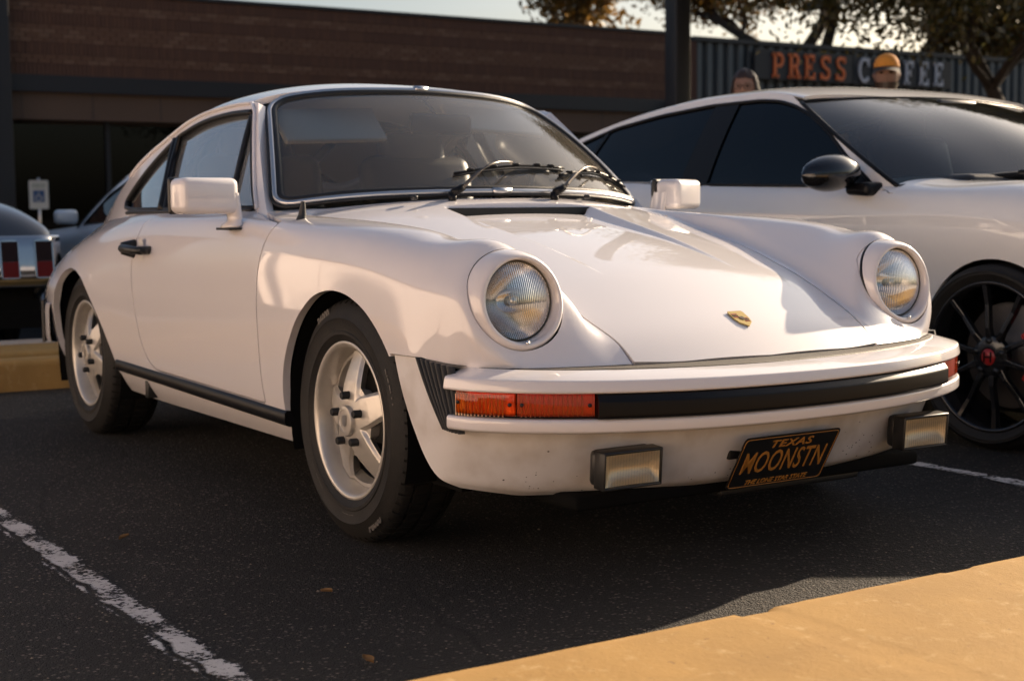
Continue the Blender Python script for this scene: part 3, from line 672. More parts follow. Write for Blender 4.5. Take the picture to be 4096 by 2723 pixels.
# ---- headlights
LENS = glass_mat('headlight_lens', (.93, .94, .94), 1.6, .06, (.75, .72, .68))
HREF = mat('headlight_reflector', (.72, .71, .70), .16, metal=1.0)
for sg in (-1, 1):
    mir = np.array([1, sg, 1.0]); n = 72; th = np.linspace(0, 2 * np.pi, n, endpoint=False)
    LC = np.array([.5665, .610, .6375]); LN = np.array([.9975, 0, .07]); LU = np.array([-.07, 0, .9975]); LW = np.array([0, 1., 0])
    def ringp(C, U, W, ru, rw=None): rw = rw or ru; return C + np.outer(np.cos(th) * rw, W) + np.outer(np.sin(th) * ru, U)
    # white bezel: from the fender joint, over a rounded crown, down to the lens rim
    R = [ringp(BEZ_C - BEZ_N * .13, BEZ_U, BEZ_W, .119), ringp(BEZ_C - BEZ_N * .020, BEZ_U, BEZ_W, .1205), ringp(BEZ_C + BEZ_N * .001, BEZ_U, BEZ_W, .1215), ringp(BEZ_C + BEZ_N * .008, BEZ_U, BEZ_W, .1185)]
    A = ringp(BEZ_C + BEZ_N * .008, BEZ_U, BEZ_W, .1185); B = ringp(LC + LN * .008, LU, LW, .0955)
    for w, bulge in ((.12, .005), (.28, .009), (.5, .0115), (.72, .0105), (.88, .006), (.97, .0015)): R.append(A * (1 - w) + B * w + BEZ_N * bulge)
    R += [ringp(LC + LN * .006, LU, LW, .0935), ringp(LC - LN * .020, LU, LW, .0925)]
    G = np.stack(R, 1) * mir
    hd = MB().grid(G, wrapu=True, flip=sg < 0).build('headlight', PAINT, coupe)
    G = np.stack([ringp(BEZ_C - BEZ_N * .01, BEZ_U, BEZ_W, .1232), ringp(BEZ_C - BEZ_N * .002, BEZ_U, BEZ_W, .1228), ringp(BEZ_C - BEZ_N * .002, BEZ_U, BEZ_W, .1208)], 1) * mir
    MB().grid(G, wrapu=True, flip=sg < 0).build('headlight_seal', BLACK, hd)
    G = np.stack([ringp(LC - LN * .018, LU, LW, .0925), ringp(LC - LN * .010, LU, LW, .0915), ringp(LC - LN * .006, LU, LW, .089), ringp(LC - LN * .010, LU, LW, .0865)], 1) * mir
    MB().grid(G, wrapu=True, flip=sg < 0).build('headlight_rim', mat('lamp_rim', (.10, .085, .06), .35, metal=.6), hd)
    rr = np.linspace(0, .088, 15); ref = []; glas = []
    for q in rr:
        ref.append(ringp(LC + LN * (-.095 + .085 * (q / .088)**2), LU, LW, max(q, 1e-4)))
        glas.append(ringp(LC + LN * (.012 - .020 * (q / .088)**2), LU, LW, max(q, 1e-4)))
    MB().grid(np.stack(ref, 1) * mir, wrapu=True, flip=sg > 0).build('headlight_reflector', HREF, hd)
    # lens with moulded vertical flutes: dense grid over the disc
    nY, nZ = 150, 40; ys_ = np.linspace(-.088, .088, nY); V = []; 
    G = np.zeros((nY, nZ, 3))
    for i, y in enumerate(ys_):
        hgt = math.sqrt(max(.088**2 - y * y, 1e-8))
        for j in range(nZ):
            z = -hgt + 2 * hgt * j / (nZ - 1); q2 = (y * y + z * z) / .088**2
            slant = y + (.25 * z if z < -.02 else (-.06 * z)); fl2 = .0011 * abs(math.sin(slant * math.pi / .0055)) if q2 < .93 else 0
            G[i, j] = LC + LN * (.012 - .020 * q2 - fl2) + LW * y + LU * z
    MB().grid(G * mir, flip=sg > 0).build('headlight_lens', LENS, hd)
    bb = LC - LN * .05
    MB().tube([bb * mir, (bb + LN * .03) * mir], .012, 10).build('bulb_shield', ALU, hd)
    sc = BEZ_C + BEZ_N * .0148 - BEZ_U * .107
    MB().tube([sc * mir, (sc + BEZ_N * .003) * mir], .005, 10).build('bezel_screw', CHROME, hd)

# ---- sills, rocker trim, floor
for sg in (-1, 1):
    n = 40; X = np.linspace(-1.82, -.325, n); G = np.zeros((n, 8, 3))
    for j, (o, z) in enumerate([(.783, .302), (.796, .303), (.803, .297), (.804, .272), (.799, .262), (.790, .2585), (.78, .258), (.775, .28)]):
        G[:, j] = np.c_[X, np.full(n, sg * o), z + .026 * (X + .32) / -1.5 * 1.0]
    mb = MB().grid(G, wrapv=True, flip=sg > 0); mb.F.append(tuple(range(8))); mb.F.append(tuple((n - 1) * 8 + k for k in range(8)))
    mb.build('rocker_trim', TRIMB, coupe, angle=50)
    MB().box(-1.545, -1.515, min(sg * .745, sg * .7885), max(sg * .745, sg * .7885), .215, .275, .004).build('jack_point', BPLAST, coupe)
    mb = MB(); G = np.zeros((24, 2, 3))       # wheel wells
    for (cx, R_, nm) in ((0.01, .338, 'f'), (-2.22, .405, 'r')):
        w = MB(); tt = np.linspace(-.35, math.pi + .35, 30)
        G = np.stack([np.c_[cx + R_ * np.cos(tt), np.full(30, sg * yy), .312 + R_ * np.sin(tt) * .98] for yy in (.785, .45)], 1); w.grid(G)
        w.box(cx - .36, cx + .36, min(sg * .44, sg * .46), max(sg * .44, sg * .46), .15, .50)
        w.build('wheel_well', DARK, coupe)
MB().box(-2.9, .45, -.70, .70, .19, .235).build('floor_pan', DARK, coupe, smooth=False)
for sg in (-1, 1):   # dark inner walls behind the door shuts
    MB().box(-1.85, -.36, min(sg * .70, sg * .735), max(sg * .70, sg * .735), .22, .79).build('inner_sill', DARK, coupe, smooth=False)
MB().box(-.40, .30, -.42, .42, .30, .60).build('luggage_bin', DARK, coupe, smooth=False)
MB().box(-.46, -.405, -.70, .70, .25, .80).build('firewall', DARK, coupe, smooth=False)
MB().box(.30, .56, -.52, .52, .30, .46).build('front_crossmember', DARK, coupe, smooth=False)
# ---- wheels of the coupe
def tyre_grid(R, rimR, w, n_p=64, tread=True):
    """tyre section turned about y, with tread grooves; o = outward"""
    h = w / 2
    prof = [(rimR - .004, h - .012), (rimR + .006, h - .004), (rimR + .020, h + .002), (rimR + .022, h + .0045), (rimR + .030, h + .005), (rimR + .032, h + .003), (rimR + (R - rimR) * .52, h + .006), (rimR + (R - rimR) * .56, h + .0085), (rimR + (R - rimR) * .60, h + .006), (R - .028, h - .002), (R - .014, h - .010), (R - .006, h - .018), (R - .003, h - .024)]
    lat0 = len(prof) - 3
    body = [(R - .0005, h - .040), (R - .0085, h - .0415), (R - .0085, h - .046), (R, h - .0475), (R, .006), (R - .0085, .005), (R - .0085, -.005), (R, -.006), (R, -h + .0475), (R - .0085, -h + .046), (R - .0085, -h + .0415), (R - .0005, -h + .040), (R - .004, -h + .024), (R - .02, -h + .006), (rimR + .03, -h - .002), (rimR - .004, -h + .01)]
    prof = prof + body; th = []
    pitch = 2 * math.pi / n_p
    for k in range(n_p):
        for q in (0, .40, .78, .80, .98): th.append((k * pitch + q * pitch, q >= .80 and q < .98 or q == .80))
    G = np.zeros((len(th), len(prof), 3))
    for i, (a, gro) in enumerate(th):
        gro = (i % 5) in (3, 4) 
        for j, (rr, o) in enumerate(prof):
            if tread and gro and j >= lat0 + 1 and j < len(prof) - 3 and rr > R - .008: rr -= .0055
            G[i, j] = (rr * math.cos(a), o, rr * math.sin(a))
    return G
def arc_text(txt, Rm, size, ang, h_out, sx=1.0, flipdir=1, bold=.0):
    V, F = text_mesh(txt, size, .0012, 0, sx, bold, 'CENTER', 1.05)
    a = ang - flipdir * V[:, 0] / Rm; rr = Rm + flipdir * V[:, 1]
    return np.c_[rr * np.cos(a), h_out + V[:, 2], rr * np.sin(a)], F
def map_wheel(V, c, sgn): V = np.asarray(V); return np.stack([c[0] + V[..., 0], c[1] + sgn * V[..., 1], c[2] + V[..., 2]], -1)
def coupe_wheel(c, sgn, width, yo, rot=0.0, lettering=True):
    """c = hub centre at the outer rim plane; o measured from there"""
    R_, rimR = .312, .1985
    # rim barrel and lip
    prof = [(.2035, -.012), (.2050, -.002), (.2030, .002), (.1985, .0025), (.1925, .000), (.1885, -.006), (.1850, -.020), (.1800, -.038), (.1760, -.055), (.1745, -.075), (.1745, -.170)]
    G = lathe(prof, 96, 'y')
    mb = MB().grid(map_wheel(G, c, sgn), wrapu=True, flip=sgn > 0)
    wh = mb.build('wheel', SILVER, coupe)
    # star
    nr, na = 60, 300; rs = np.linspace(.030, .1765, nr); an = np.linspace(0, 2 * np.pi, na)
    Gp = np.zeros((nr, na, 3)); 
    for i, rr in enumerate(rs):
        da = (an - rot - math.pi / 2 + math.pi / 5) % (2 * math.pi / 5) - math.pi / 5; lat = rr * np.sin(da)
        base = np.interp(rr, [.03, .048, .075, .10, .13, .165, .18], [.0, -.001, -.005, -.010, -.020, -.034, -.038])
        wsp = np.interp(rr, [.03, .09, .165], [.040, .043, .033]); edge = np.clip((np.abs(lat) - (wsp - .007)) / .007, 0, 1)
        Gp[i] = np.c_[rr * np.cos(an), base - .010 * edge * np.clip((rr - .05) / .03, 0, 1), rr * np.sin(an)]
    S = tri(map_wheel(Gp, c, sgn)); outv = np.array([0, sgn, 0.])
    if (S[1].mean(0) @ outv) < 0: S = (S[0], -S[1], S[2][:, ::-1])
    def starf(V):
        x, z = V[:, 0] - c[0], V[:, 2] - c[2]; rr = np.hypot(x, z); a = np.arctan2(z, x); da = (a - rot - math.pi / 2 + math.pi / 5) % (2 * math.pi / 5) - math.pi / 5
        lat = np.abs(rr * np.sin(da)); wsp = np.interp(rr, [.03, .09, .165], [.040, .043, .033])
        return np.maximum(np.maximum(wsp - lat, .092 - rr), rr - .1655)
    surf_obj('wheel_spokes', flange(clip(S, starf), .028), SILVER, wh)
    G = lathe([(.040, -.03), (.040, .006), (.0375, .0105), (.030, .0115), (.029, .010), (.0001, .011)], 40, 'y'); MB().grid(map_wheel(G, c, sgn), wrapu=True, flip=sgn > 0).build('hub_cap', SILVER, wh, angle=40)
    crest = [tuple((p[0] * .45, .0125, -p[1] * .45)) for p in [(q[1], q[0]) for q in SH]]
    V = map_wheel(np.array(crest), c, sgn); MB().add(V, [tuple(range(len(V)))]).build('cap_crest', ALU, wh, smooth=False)
    for k in range(5):
        a = math.pi / 2 + rot + k * 2 * math.pi / 5; p0 = np.array([.065 * math.cos(a), -.02, .065 * math.sin(a)]); p1 = p0 + [0, .034, 0]; p2 = p0 + [0, .037, 0]
        P = map_wheel(np.array([p0, p1, p2]), c, sgn); MB().tube(P, [.0105, .0105, .0085], 12).build('lug_nut', BPLAST, wh, angle=40)
    # dark brake behind the openings
    G = lathe([(.165, -.12), (.01, -.12)], 40, 'y'); MB().grid(map_wheel(G, c, sgn), wrapu=True, flip=sgn > 0).build('brake_disc', mat('brake_steel', (.008, .0075, .007), .6, metal=.3), wh)
    T = tyre_grid(R_, rimR, width, 62); T[..., 1] += -width / 2 + .006
    MB().grid(map_wheel(T, c, sgn), wrapu=True, flip=sgn > 0).build('tyre', TYRE, wh, angle=35)
    ho = .006 + .0045
    if lettering:
        for txt, ang, Rm, size, sx, fd in (('P6000', 2.02, .284, .030, .95, 1), ('PIRELLI', .42, .262, .034, .82, 1), ('P6000', -1.02, .284, .030, .95, -1), ('185/70 R15', -1.55, .246, .014, 1, -1), ('RADIAL TUBELESS', -2.4, .246, .012, 1, -1)):
            V, F = arc_text(txt, Rm, size, ang, ho - .0025 + (.001 if Rm < .27 else -.0035), sx, fd, .0012)
            MB().add(map_wheel(V, c, sgn), F if sgn > 0 else [f[::-1] for f in F]).build('tyre_lettering', TYRELET, wh, smooth=False)
    return wh
# ---- mirrors, handles, wipers, antenna
def rounded_box(cx, cy, cz, sx, sy, sz, rr, taper=0.0, seg=3, mtx=None):
    bm = bmesh.new(); bmesh.ops.create_cube(bm, size=1.0)
    for v in bm.verts:
        k = 1 - taper * (v.co.x < 0); v.co = Vector((v.co.x * sx, v.co.y * sy * k, v.co.z * sz * k))
    bmesh.ops.bevel(bm, geom=bm.edges[:], offset=rr, segments=seg, affect='EDGES', profile=.5, clamp_overlap=True)
    bmesh.ops.transform(bm, matrix=(Matrix.Translation((cx, cy, cz)) @ (mtx or Matrix.Identity(4))), verts=bm.verts)
    bm.verts.index_update(); out = [v.co.copy() for v in bm.verts], [[v.index for v in f.verts] for f in bm.faces]; bm.free(); return out
for sg in (-1, 1):
    rz = Matrix.Rotation(rad(6) if sg < 0 else rad(24), 4, 'Z')
    mo = MB().add(*rounded_box(-.704, sg * .872, .892, .095, .182, .104, .022, .0, 4, rz)).build('door_mirror', PAINT, coupe); bk_ = rz @ Vector((-.052, 0, 0)); bg_ = rz @ Vector((-.0645, 0, 0))
    MB().add(*rounded_box(-.704 + bk_.x, sg * .872 + bk_.y, .893, .020, .176, .106, .008, 0, 3, rz)).build('mirror_rim', BPLAST, mo)
    MB().add(*rounded_box(-.704 + bg_.x, sg * .872 + bg_.y, .893, .004, .165, .095, .002, 0, 1, rz)).build('mirror_glass', CHROME, mo)
    # sweeping foot down to the door
    n = 12; G = []
    for k in range(n):
        w = k / (n - 1); zc_ = .900 - .100 * w; yc_ = .792 - .018 * w + (.018 * (w - .75) / .25 if w > .75 else 0); xc_ = -.705 - .004 * w; hx = .040 - .004 * w + (.010 if w > .85 else 0); hy = .022 - .004 * w + (.010 if w > .85 else 0)
        G.append([(xc_ + hx * math.cos(a), sg * (yc_ + hy * math.sin(a)), zc_) for a in np.linspace(0, 2 * math.pi, 16, endpoint=False)])
    mb = MB().grid(np.array(G), wrapv=True, flip=sg < 0); mb.F.append(tuple((n - 1) * 16 + k for k in range(16))); mb.build('mirror_stalk', PAINT, mo)
    MB().box(-.762, -.657, min(sg * .765, sg * .818), max(sg * .765, sg * .818), .793, .800, .002).build('mirror_foot_gasket', BLACK, mo)
    dr = doorR if sg < 0 else doorL
    hm = MB(); hm.tube([(-1.60, sg * .825, .728), (-1.57, sg * .843, .727), (-1.42, sg * .843, .722), (-1.405, sg * .825, .722)], [.012, .015, .0125, .012], 10)
    hm.tube([(-1.575, sg * .795, .742), (-1.575, sg * .842, .732)], .016, 10); hm.tube([(-1.57, sg * .795, .706), (-1.575, sg * .842, .722)], .016, 10); hm.tube([(-1.415, sg * .795, .722), (-1.415, sg * .84, .722)], .014, 10)
    hm.build('door_handle', BPLAST, dr)
    G = lathe([(.0001, 0), (.035, .0)], 28, 'y', (-1.49, sg * .8055, .722)); G[..., 2] = .722 + (G[..., 2] - .722) * 1.15; G[..., 0] = -1.49 + (G[..., 0] + 1.49) * .9
    MB().grid(G, wrapu=True, flip=sg > 0).build('handle_recess', mat('recess_paint', (.72, .69, .66), .5, coat=.5), dr)
for nm, y in (('washer_nozzle', -.322), ('washer_nozzle', .300)):
    MB().add(*rounded_box(-.452, y, .882, .022, .016, .014, .005)).build(nm, BPLAST, coupe)
WIPE = mat('wiper_metal', (.16, .14, .12), .35, metal=.7)
for (py, dx, tip_y, tip_v, ln) in ((-.186, 0, .30, .13, .36), (.182, 0, .56, .08, .30)):
    piv = np.array([-.462, py, .880])
    arm_e = wsurf([(py + .235 + .03, .120)], .028)[0]; mid = (piv + arm_e) / 2 + np.array([.045, 0, .045])
    kn = piv + np.array([.012, .032, .034])
    wp = MB(); wp.tube([piv - [0, 0, .02], piv + [0, 0, .018]], .013, 10); wp.tube([piv + [0, 0, .012], kn], [.0135, .011], 8); wo = wp.build('wiper', TRIMB, coupe)
    MB().tube(curve_pts([kn, kn * .55 + mid * .45 + [0, 0, .006], mid, arm_e], 14), [.0065] * 5 + [.0036] * 9, 6).build('wiper_arm', WIPE, wo)
    b0 = wsurf([(py + .265 - .20, .085)], .012)[0]; b1 = wsurf([(min(py + .265 + .215, .62), .125 if py < 0 else .085)], .012)[0]; bm0 = wsurf([(py + .265, .118)], .016)[0]
    C = curve_pts([b0, bm0, b1], 16)
    MB().tube(C, .0042, 6).build('wiper_blade', TRIMB, wo); MB().tube(C - [.006, 0, .008], .0035, 6).build('wiper_rubber', BLACK, wo)
    for w in (2, 5, 8, 11, 13): MB().add(*rounded_box(*(C[w] + [.002, 0, .003]), .010, .024, .010, .003)).build('blade_claw', TRIMB, wo)
ab = np.array([-.385, -.716, .806])
an_ = MB(); an_.tube([ab - [0, 0, .012], ab + [.0, .0, .004], ab + [.002, .004, .028]], [.019, .018, .011], 12); an_.tube([ab + [.002, .004, .026], ab + [.003, .006, .05]], [.0115, .0085], 12); an_.tube([ab + [.003, .006, .048], ab + [.0035, .007, .066]], [.0085, .006], 12)
an_.build('antenna_base', BPLAST, coupe, angle=40)
# rear bumper end and bellows
for sg in (-1, 1):
    mb = MB(); G = []
    for (x, y) in curve_pts([(-2.62, .815), (-2.80, .790), (-2.98, .72), (-3.12, .60), (-3.20, .40), (-3.23, 0)], 30): G.append([(x, sg * (y + o), z) for o, z in ((-.05, .33), (0, .335), (.004, .36), (.004, .46), (0, .485), (-.05, .49))])
    MB().grid(np.array(G), wrapv=True, flip=sg < 0).build('rear_bumper', PAINT, coupe, angle=40)
    mb = MB(); G = []
    for k in range(40):
        s = k / 39; x = -2.72 - .13 * s; y = .800 - .05 * s + .012 * abs(math.sin(s * math.pi * 6)) + .012
        G.append([(x, sg * y, z) for z in (.325, .40, .495)])
    MB().grid(np.array(G), flip=sg < 0).build('rear_bellows', BLACK, coupe)
MB().box(-3.05, -2.65, -.60, .60, .24, .50).build('rear_underside', DARK, coupe, smooth=False)

for (x, tw) in ((0.0, .185), (-2.272, .205)):
    for sg in (-1, 1): coupe_wheel((x, sg * .770, .312), sg, tw, 0, rot=.06 if x == 0 else .5, lettering=(sg < 0 and x == 0))

# ---- interior
def seat(yc, name='seat'):
    n = 22; G = []
    s = MB(); s.add(*rounded_box(-1.24, yc, .45, .52, .50, .16, .06, .1))
    so = s.build(name, LEATHER, coupe)
    bk = Matrix.Rotation(rad(-16), 4, 'Y')
    MB().add(*rounded_box(-1.52, yc, .76, .12, .46, .60, .055, 0, 4, bk)).build('seat_back', LEATHER, so)
    MB().add(*rounded_box(-1.605, yc, 1.045, .10, .27, .20, .045, 0, 4, bk)).build('headrest', LEATHER, so)
    for k in range(4): MB().add(*rounded_box(-1.452 - .026 * k, yc, .60 + .092 * k, .03, .26, .085, .014, 0, 3, bk)).build('seat_cushion_roll', LEATHER, so)
seat(-.33); seat(.30)
dsh = np.zeros((24, 8, 3))
for i, y in enumerate(np.linspace(-.62, .62, 24)):
    for j, (x, z) in enumerate([(-.50, .80), (-.53, .862), (-.60, .872), (-.70, .868), (-.76, .85), (-.775, .82), (-.76, .70), (-.72, .60)]): dsh[i, j] = (x - .20 * abs(y / .62)**2 * (.5 if j < 3 else .1), y, z - .022 * (y / .62)**2)
MB().grid(dsh).build('dashboard', LEATHER, coupe)
MB().box(-.80, -.75, .16, .56, .80, .885, .02).build('gauge_hood', LEATHER, coupe)
th = np.linspace(0, 2 * np.pi, 40); swm = Matrix.Translation((-.93, .36, .80)) @ Matrix.Rotation(rad(-68), 4, 'Y')
sw = MB().tube([swm @ Vector((.19 * math.cos(t), .19 * math.sin(t), 0)) for t in th], .014, 8, caps=False).build('steering_wheel', LEATHER, coupe)
for a in (0, 2.1, -2.1): MB().tube([swm @ Vector((0, 0, -.02)), swm @ Vector((.18 * math.cos(a), .18 * math.sin(a), 0))], .012, 6).build('steering_spoke', BPLAST, sw)
rm_ = MB().add(*rounded_box(-.905, .03, 1.128, .03, .25, .068, .018, 0, 3, Matrix.Rotation(rad(8), 4, 'Z'))).build('rear_view_mirror', BPLAST, coupe)
MB().tube([(-.91, .02, 1.15), (-.985, 0, 1.225)], .006, 6).build('mirror_stem', BPLAST, rm_)
MB().add(*rounded_box(-.985, 0, 1.222, .03, .05, .02, .008)).build('mirror_mount', BPLAST, rm_)
for yc in (-.34, .33):
    MB().add(*rounded_box(-1.03, yc * .93, 1.122 + (.03 if yc > 0 else 0), .022, .37, .15 if yc < 0 else .12, .009, 0, 3, Matrix.Rotation(rad(-44), 4, 'Y') @ Matrix.Rotation(rad(3 if yc < 0 else -4), 4, 'X'))).build('sun_visor', VISOR, coupe)
rb = MB(); rb.tube(curve_pts([(-1.72, -.55, .45), (-1.72, -.54, .85), (-1.74, -.47, 1.06), (-1.745, -.33, 1.155), (-1.745, 0, 1.17), (-1.745, .33, 1.155), (-1.74, .47, 1.06), (-1.72, .54, .85), (-1.72, .55, .45)], 60), .02, 8)
rb.tube([(-1.745, -.35, 1.15), (-2.35, -.46, .72)], .018, 8); rb.tube([(-1.745, .35, 1.15), (-2.35, .46, .72)], .018, 8); rb.tube([(-1.745, .10, 1.165), (-1.72, -.52, .60)], .018, 8)
rb.build('roll_bar', BPLAST, coupe)
MB().add(*rounded_box(-2.25, 0, .62, .62, 1.05, .26, .08)).build('rear_bench', TAN, coupe)
MB().box(-2.62, -2.05, -.52, .52, .74, .76, .01).build('parcel_shelf', TAN, coupe)
for sg in (-1, 1): MB().box(-1.60, -.62, min(sg * .645, sg * .685), max(sg * .645, sg * .685), .30, .846, .01).build('door_card', TAN, coupe)
# ================================================================ the other cars
def surf_from(G, up_ref):
    N = grid_normals(G); s = np.sign((N * up_ref(G)).sum(-1, keepdims=True)); s[s == 0] = 1
    fl = (s > 0).mean() < .5; S = tri(G, None, fl); S[1][:] = (N * s).reshape(-1, 3); return S
def gen_car(root, NET, paint, arches, cab, gh, res=(200, 80), smooth=3, doors=(), pillar_m=None):
    G = dense(NET, res[0], res[1], smooth); G[:, -1, 1] = 0
    S = surf_from(G, lambda g: g - np.array([0, 0, .3]) * [0, 1, 1] - np.c_[g[..., 0].ravel(), 0 * g[..., 0].ravel(), 0 * g[..., 0].ravel()].reshape(g.shape))
    for a in arches: S = clip(S, lambda V, a=a: -sdf(a, V[:, [0, 2]]))
    S = clip(S, lambda V: np.where(V[:, 2] > .6, -sdf(cab, V[:, [0, 1]]), 1.))
    shell = S
    for poly in doors: S = clip(S, lambda V, p=poly: np.abs(sdf(p, V[:, [0, 2]])) - .004)
    S = flange(S, .02); surf_obj('body_shell', join(S, mirror(S)), paint, root)
    z0 = gh['z0']
    ys = lambda x, z: pchip(gh['BX'], gh['BY'], x) - gh['k1'] * (z - z0) - gh['k2'] * (z - z0) * np.abs(z - z0)
    rz = lambda x: pchip(gh['RX'], gh['RZ'], x)
    x0, x1 = gh['CX'][0], gh['CX'][-1]; xs = np.linspace(x0, x1, 110); ss = np.linspace(0, 1, 40); RG = np.zeros((110, 40, 3))
    zr = rz(xs); zc = nspline(gh['CX'], np.array(gh['CZ'])[:, None], xs)[:, 0]; yr = ys(xs, zr)
    for i in range(110):
        y = yr[i] * np.sin(ss * np.pi / 2); RG[i] = np.c_[np.full(40, xs[i]), y, zr[i] + (zc[i] - zr[i]) * np.clip(1 - (y / yr[i])**gh.get('p', 2.4), 0, 1)**gh.get('q', .6)]
    R = surf_from(RG, lambda g: np.array([0, 0, 1.]))
    WB, WT = np.array(gh['wsb']), np.array(gh['wst'])
    R = clip(R, lambda V: pchip(WT[:, 1], WT[:, 0], np.abs(V[:, 1])) - V[:, 0])
    if 'rearw' in gh:
        gl = offset(clip(R, lambda V: sdf(gh['rearw'], V[:, [0, 1]])), -.004); R = clip(R, lambda V: -sdf(gh['rearw'], V[:, [0, 1]]))
        surf_obj('rear_window', join(gl, mirror(gl)), gh.get('glass', TINTGLASS), root)
    R = flange(R, .015); surf_obj('roof', join(R, mirror(R)), paint, root)
    wx = np.linspace(x0, WB[-1][0] + .05, 140); zt = gh['RZ'] and max(gh['RZ']) + .02; wz = np.linspace(z0 - .06, zt, 40); SG = np.zeros((140, 40, 3)); SG[..., 0] = wx[:, None]; SG[..., 2] = wz[None]
    for j in range(40): SG[:, j, 1] = ys(wx, np.full(140, wz[j]))
    W = surf_from(SG, lambda g: np.array([0, 1., 0])); W = clip(W, lambda V: rz(V[:, 0]) + .003 - V[:, 2])
    a, b = WB[-1], WT[-1]; slp = (b[0] - a[0]) / (b[2] - a[2]); W = clip(W, lambda V: a[0] + slp * (V[:, 2] - a[2]) - V[:, 0] - .008)
    P = W
    for nm, poly in gh['windows']: P = clip(P, lambda V, p=poly: -sdf(p, V[:, [0, 2]]))
    P = flange(P, .015); surf_obj('pillar_frame', join(P, mirror(P)), pillar_m or paint, root)
    for nm, poly in gh['windows']:
        gl = offset(clip(W, lambda V, p=poly: sdf(p, V[:, [0, 2]])), -.006)
        for sg in (1, -1):
            wo = surf_obj(nm, gl if sg > 0 else mirror(gl), gh.get('glass', TINTGLASS), root)
            pp = inset(poly, .004); C = np.c_[pp[:, 0], sg * (ys(pp[:, 0], pp[:, 1]) - .001), pp[:, 1]]; MB().tube(np.r_[C, C[:1]], .008, 6).build('window_seal', gh.get('seal', TRIMB), wo)
    for nm, pts, r_ in gh.get('bars', []):
        p = np.array(pts); 
        for sg in (1, -1): MB().tube(curve_pts(np.c_[p[:, 0], sg * (ys(p[:, 0], p[:, 1]) + .000), p[:, 1]], 14), r_, 6).build(nm, TRIMB, root)
    for nm, poly in gh.get('panels', []):
        gl = offset(clip(W, lambda V, p=poly: sdf(p, V[:, [0, 2]])), .001)
        for sg in (1, -1): surf_obj(nm, gl if sg > 0 else mirror(gl), TRIMB, root)
    net = []
    for t in (0, .25, .5, .75, 1):
        row = WB * (1 - t) + WT * t + np.array([.02, 0, .028]) * 4 * t * (1 - t) * np.array([1, 1, .8, .4, 0])[:, None]; row[-1, 1] = float(ys(row[-1:, 0], row[-1:, 2])[0]) - .003; row[-2, 1] = row[-1, 1] - (WB[-1] - WB[-2])[1] * (1 - t) - (WT[-1] - WT[-2])[1] * t; net.append(np.r_[row[::-1] * [1, -1, 1], row[1:]])
    WG = dense(net, 24, 50); ws_ = surf_obj('windshield', surf_from(WG, lambda g: np.array([0, 0, 1.])), gh.get('wsglass', HGLASS), root)
    for e, r_ in ((WG[0], .010), (WG[-1], .004), (WG[:, 0], .010), (WG[:, -1], .010)): MB().tube(e + [.0, 0, .001], r_, 6).build('windshield_seal', TRIMB, ws_)
    return ys, rz
def simple_wheel(parent, c, sgn, R_=.32, rimR=.22, w=.2, m=ALU, spokes=5):
    T = tyre_grid(R_, rimR, w, 40, False); T[..., 1] -= w / 2
    wo = MB().grid(map_wheel(lathe([(rimR, -.01), (rimR + .004, .0), (rimR - .01, .002), (rimR - .02, -.02), (rimR - .03, -.12)], 48), c, sgn), wrapu=True, flip=sgn > 0).build('wheel', m, parent)
    MB().grid(map_wheel(T, c, sgn), wrapu=True, flip=sgn > 0).build('tyre', TYRE, wo)
    MB().grid(map_wheel(lathe([(rimR - .025, -.07), (.01, -.07)], 40), c, sgn), wrapu=True, flip=sgn > 0).build('brake_disc', DARK, wo)
    for k in range(spokes):
        a = math.pi / 2 + 2 * math.pi * k / spokes; P = map_wheel(np.array([[.03 * math.cos(a), -.012, .03 * math.sin(a)], [(rimR - .018) * math.cos(a), -.028, (rimR - .018) * math.sin(a)]]), c, sgn); MB().tube(P, [.03, .02], 8).build('wheel_spoke', m, wo)
    return wo

# ---- white modern hatchback beside the coupe
hatch = empty('hatchback', 'white modern hatchback with black mirrors, black wheels and dark tinted windows', 'car', (-.012, 2.62, 0))
def hs(x, w, *z):   # w scales the width
    Y = [.86, .905, .905, .925, .932, .905, .868]; return [(x, y * w, zz) for y, zz in zip(Y, z[:7])] + [(x, .50 * w, z[7]), (x, 0, z[8])]
HN_ = [hs(.90, .60, .20, .26, .36, .46, .53, .58, .61, .63, .64), hs(.80, .80, .18, .26, .38, .50, .58, .635, .665, .69, .70), hs(.62, .93, .16, .26, .41, .56, .65, .71, .745, .775, .785), hs(.36, 1.0, .16, .26, .44, .62, .735, .80, .832, .858, .868), hs(0, 1.01, .16, .26, .46, .66, .775, .862, .893, .912, .925), hs(-.30, 1.0, .16, .26, .46, .66, .785, .882, .905, .935, .955), hs(-.58, .995, .16, .26, .46, .665, .79, .885, .917, .965, .99), hs(-1.0, .995, .16, .26, .46, .67, .80, .892, .925, .95, .95), hs(-1.5, .995, .16, .26, .46, .68, .81, .905, .94, .95, .95), hs(-2.1, .998, .16, .26, .46, .69, .825, .92, .957, .96, .96), hs(-2.5, 1.01, .16, .26, .46, .70, .835, .932, .968, .97, .97), hs(-2.85, 1.01, .17, .27, .46, .70, .84, .94, .98, .985, .985), hs(-3.2, .97, .20, .30, .47, .70, .845, .94, .985, .99, .995), hs(-3.5, .89, .25, .34, .48, .69, .84, .935, .975, .985, .99), hs(-3.64, .80, .30, .38, .50, .68, .82, .91, .95, .96, .965)]
circ = lambda cx, cz, R_: rounded([(cx + R_ * math.cos(t), cz + R_ * math.sin(t)) for t in np.linspace(-.5, math.pi + .5, 26)], .01, 2)
H_CAB = rounded([(-.02 - .20, -.6), (-.24, 0), (-.30, .35), (-.48, .68), (-.60, .80), (-.9, .842), (-1.6, .845), (-2.5, .85), (-3.0, .80), (-3.3, .6), (-3.3, -.6)], .02)
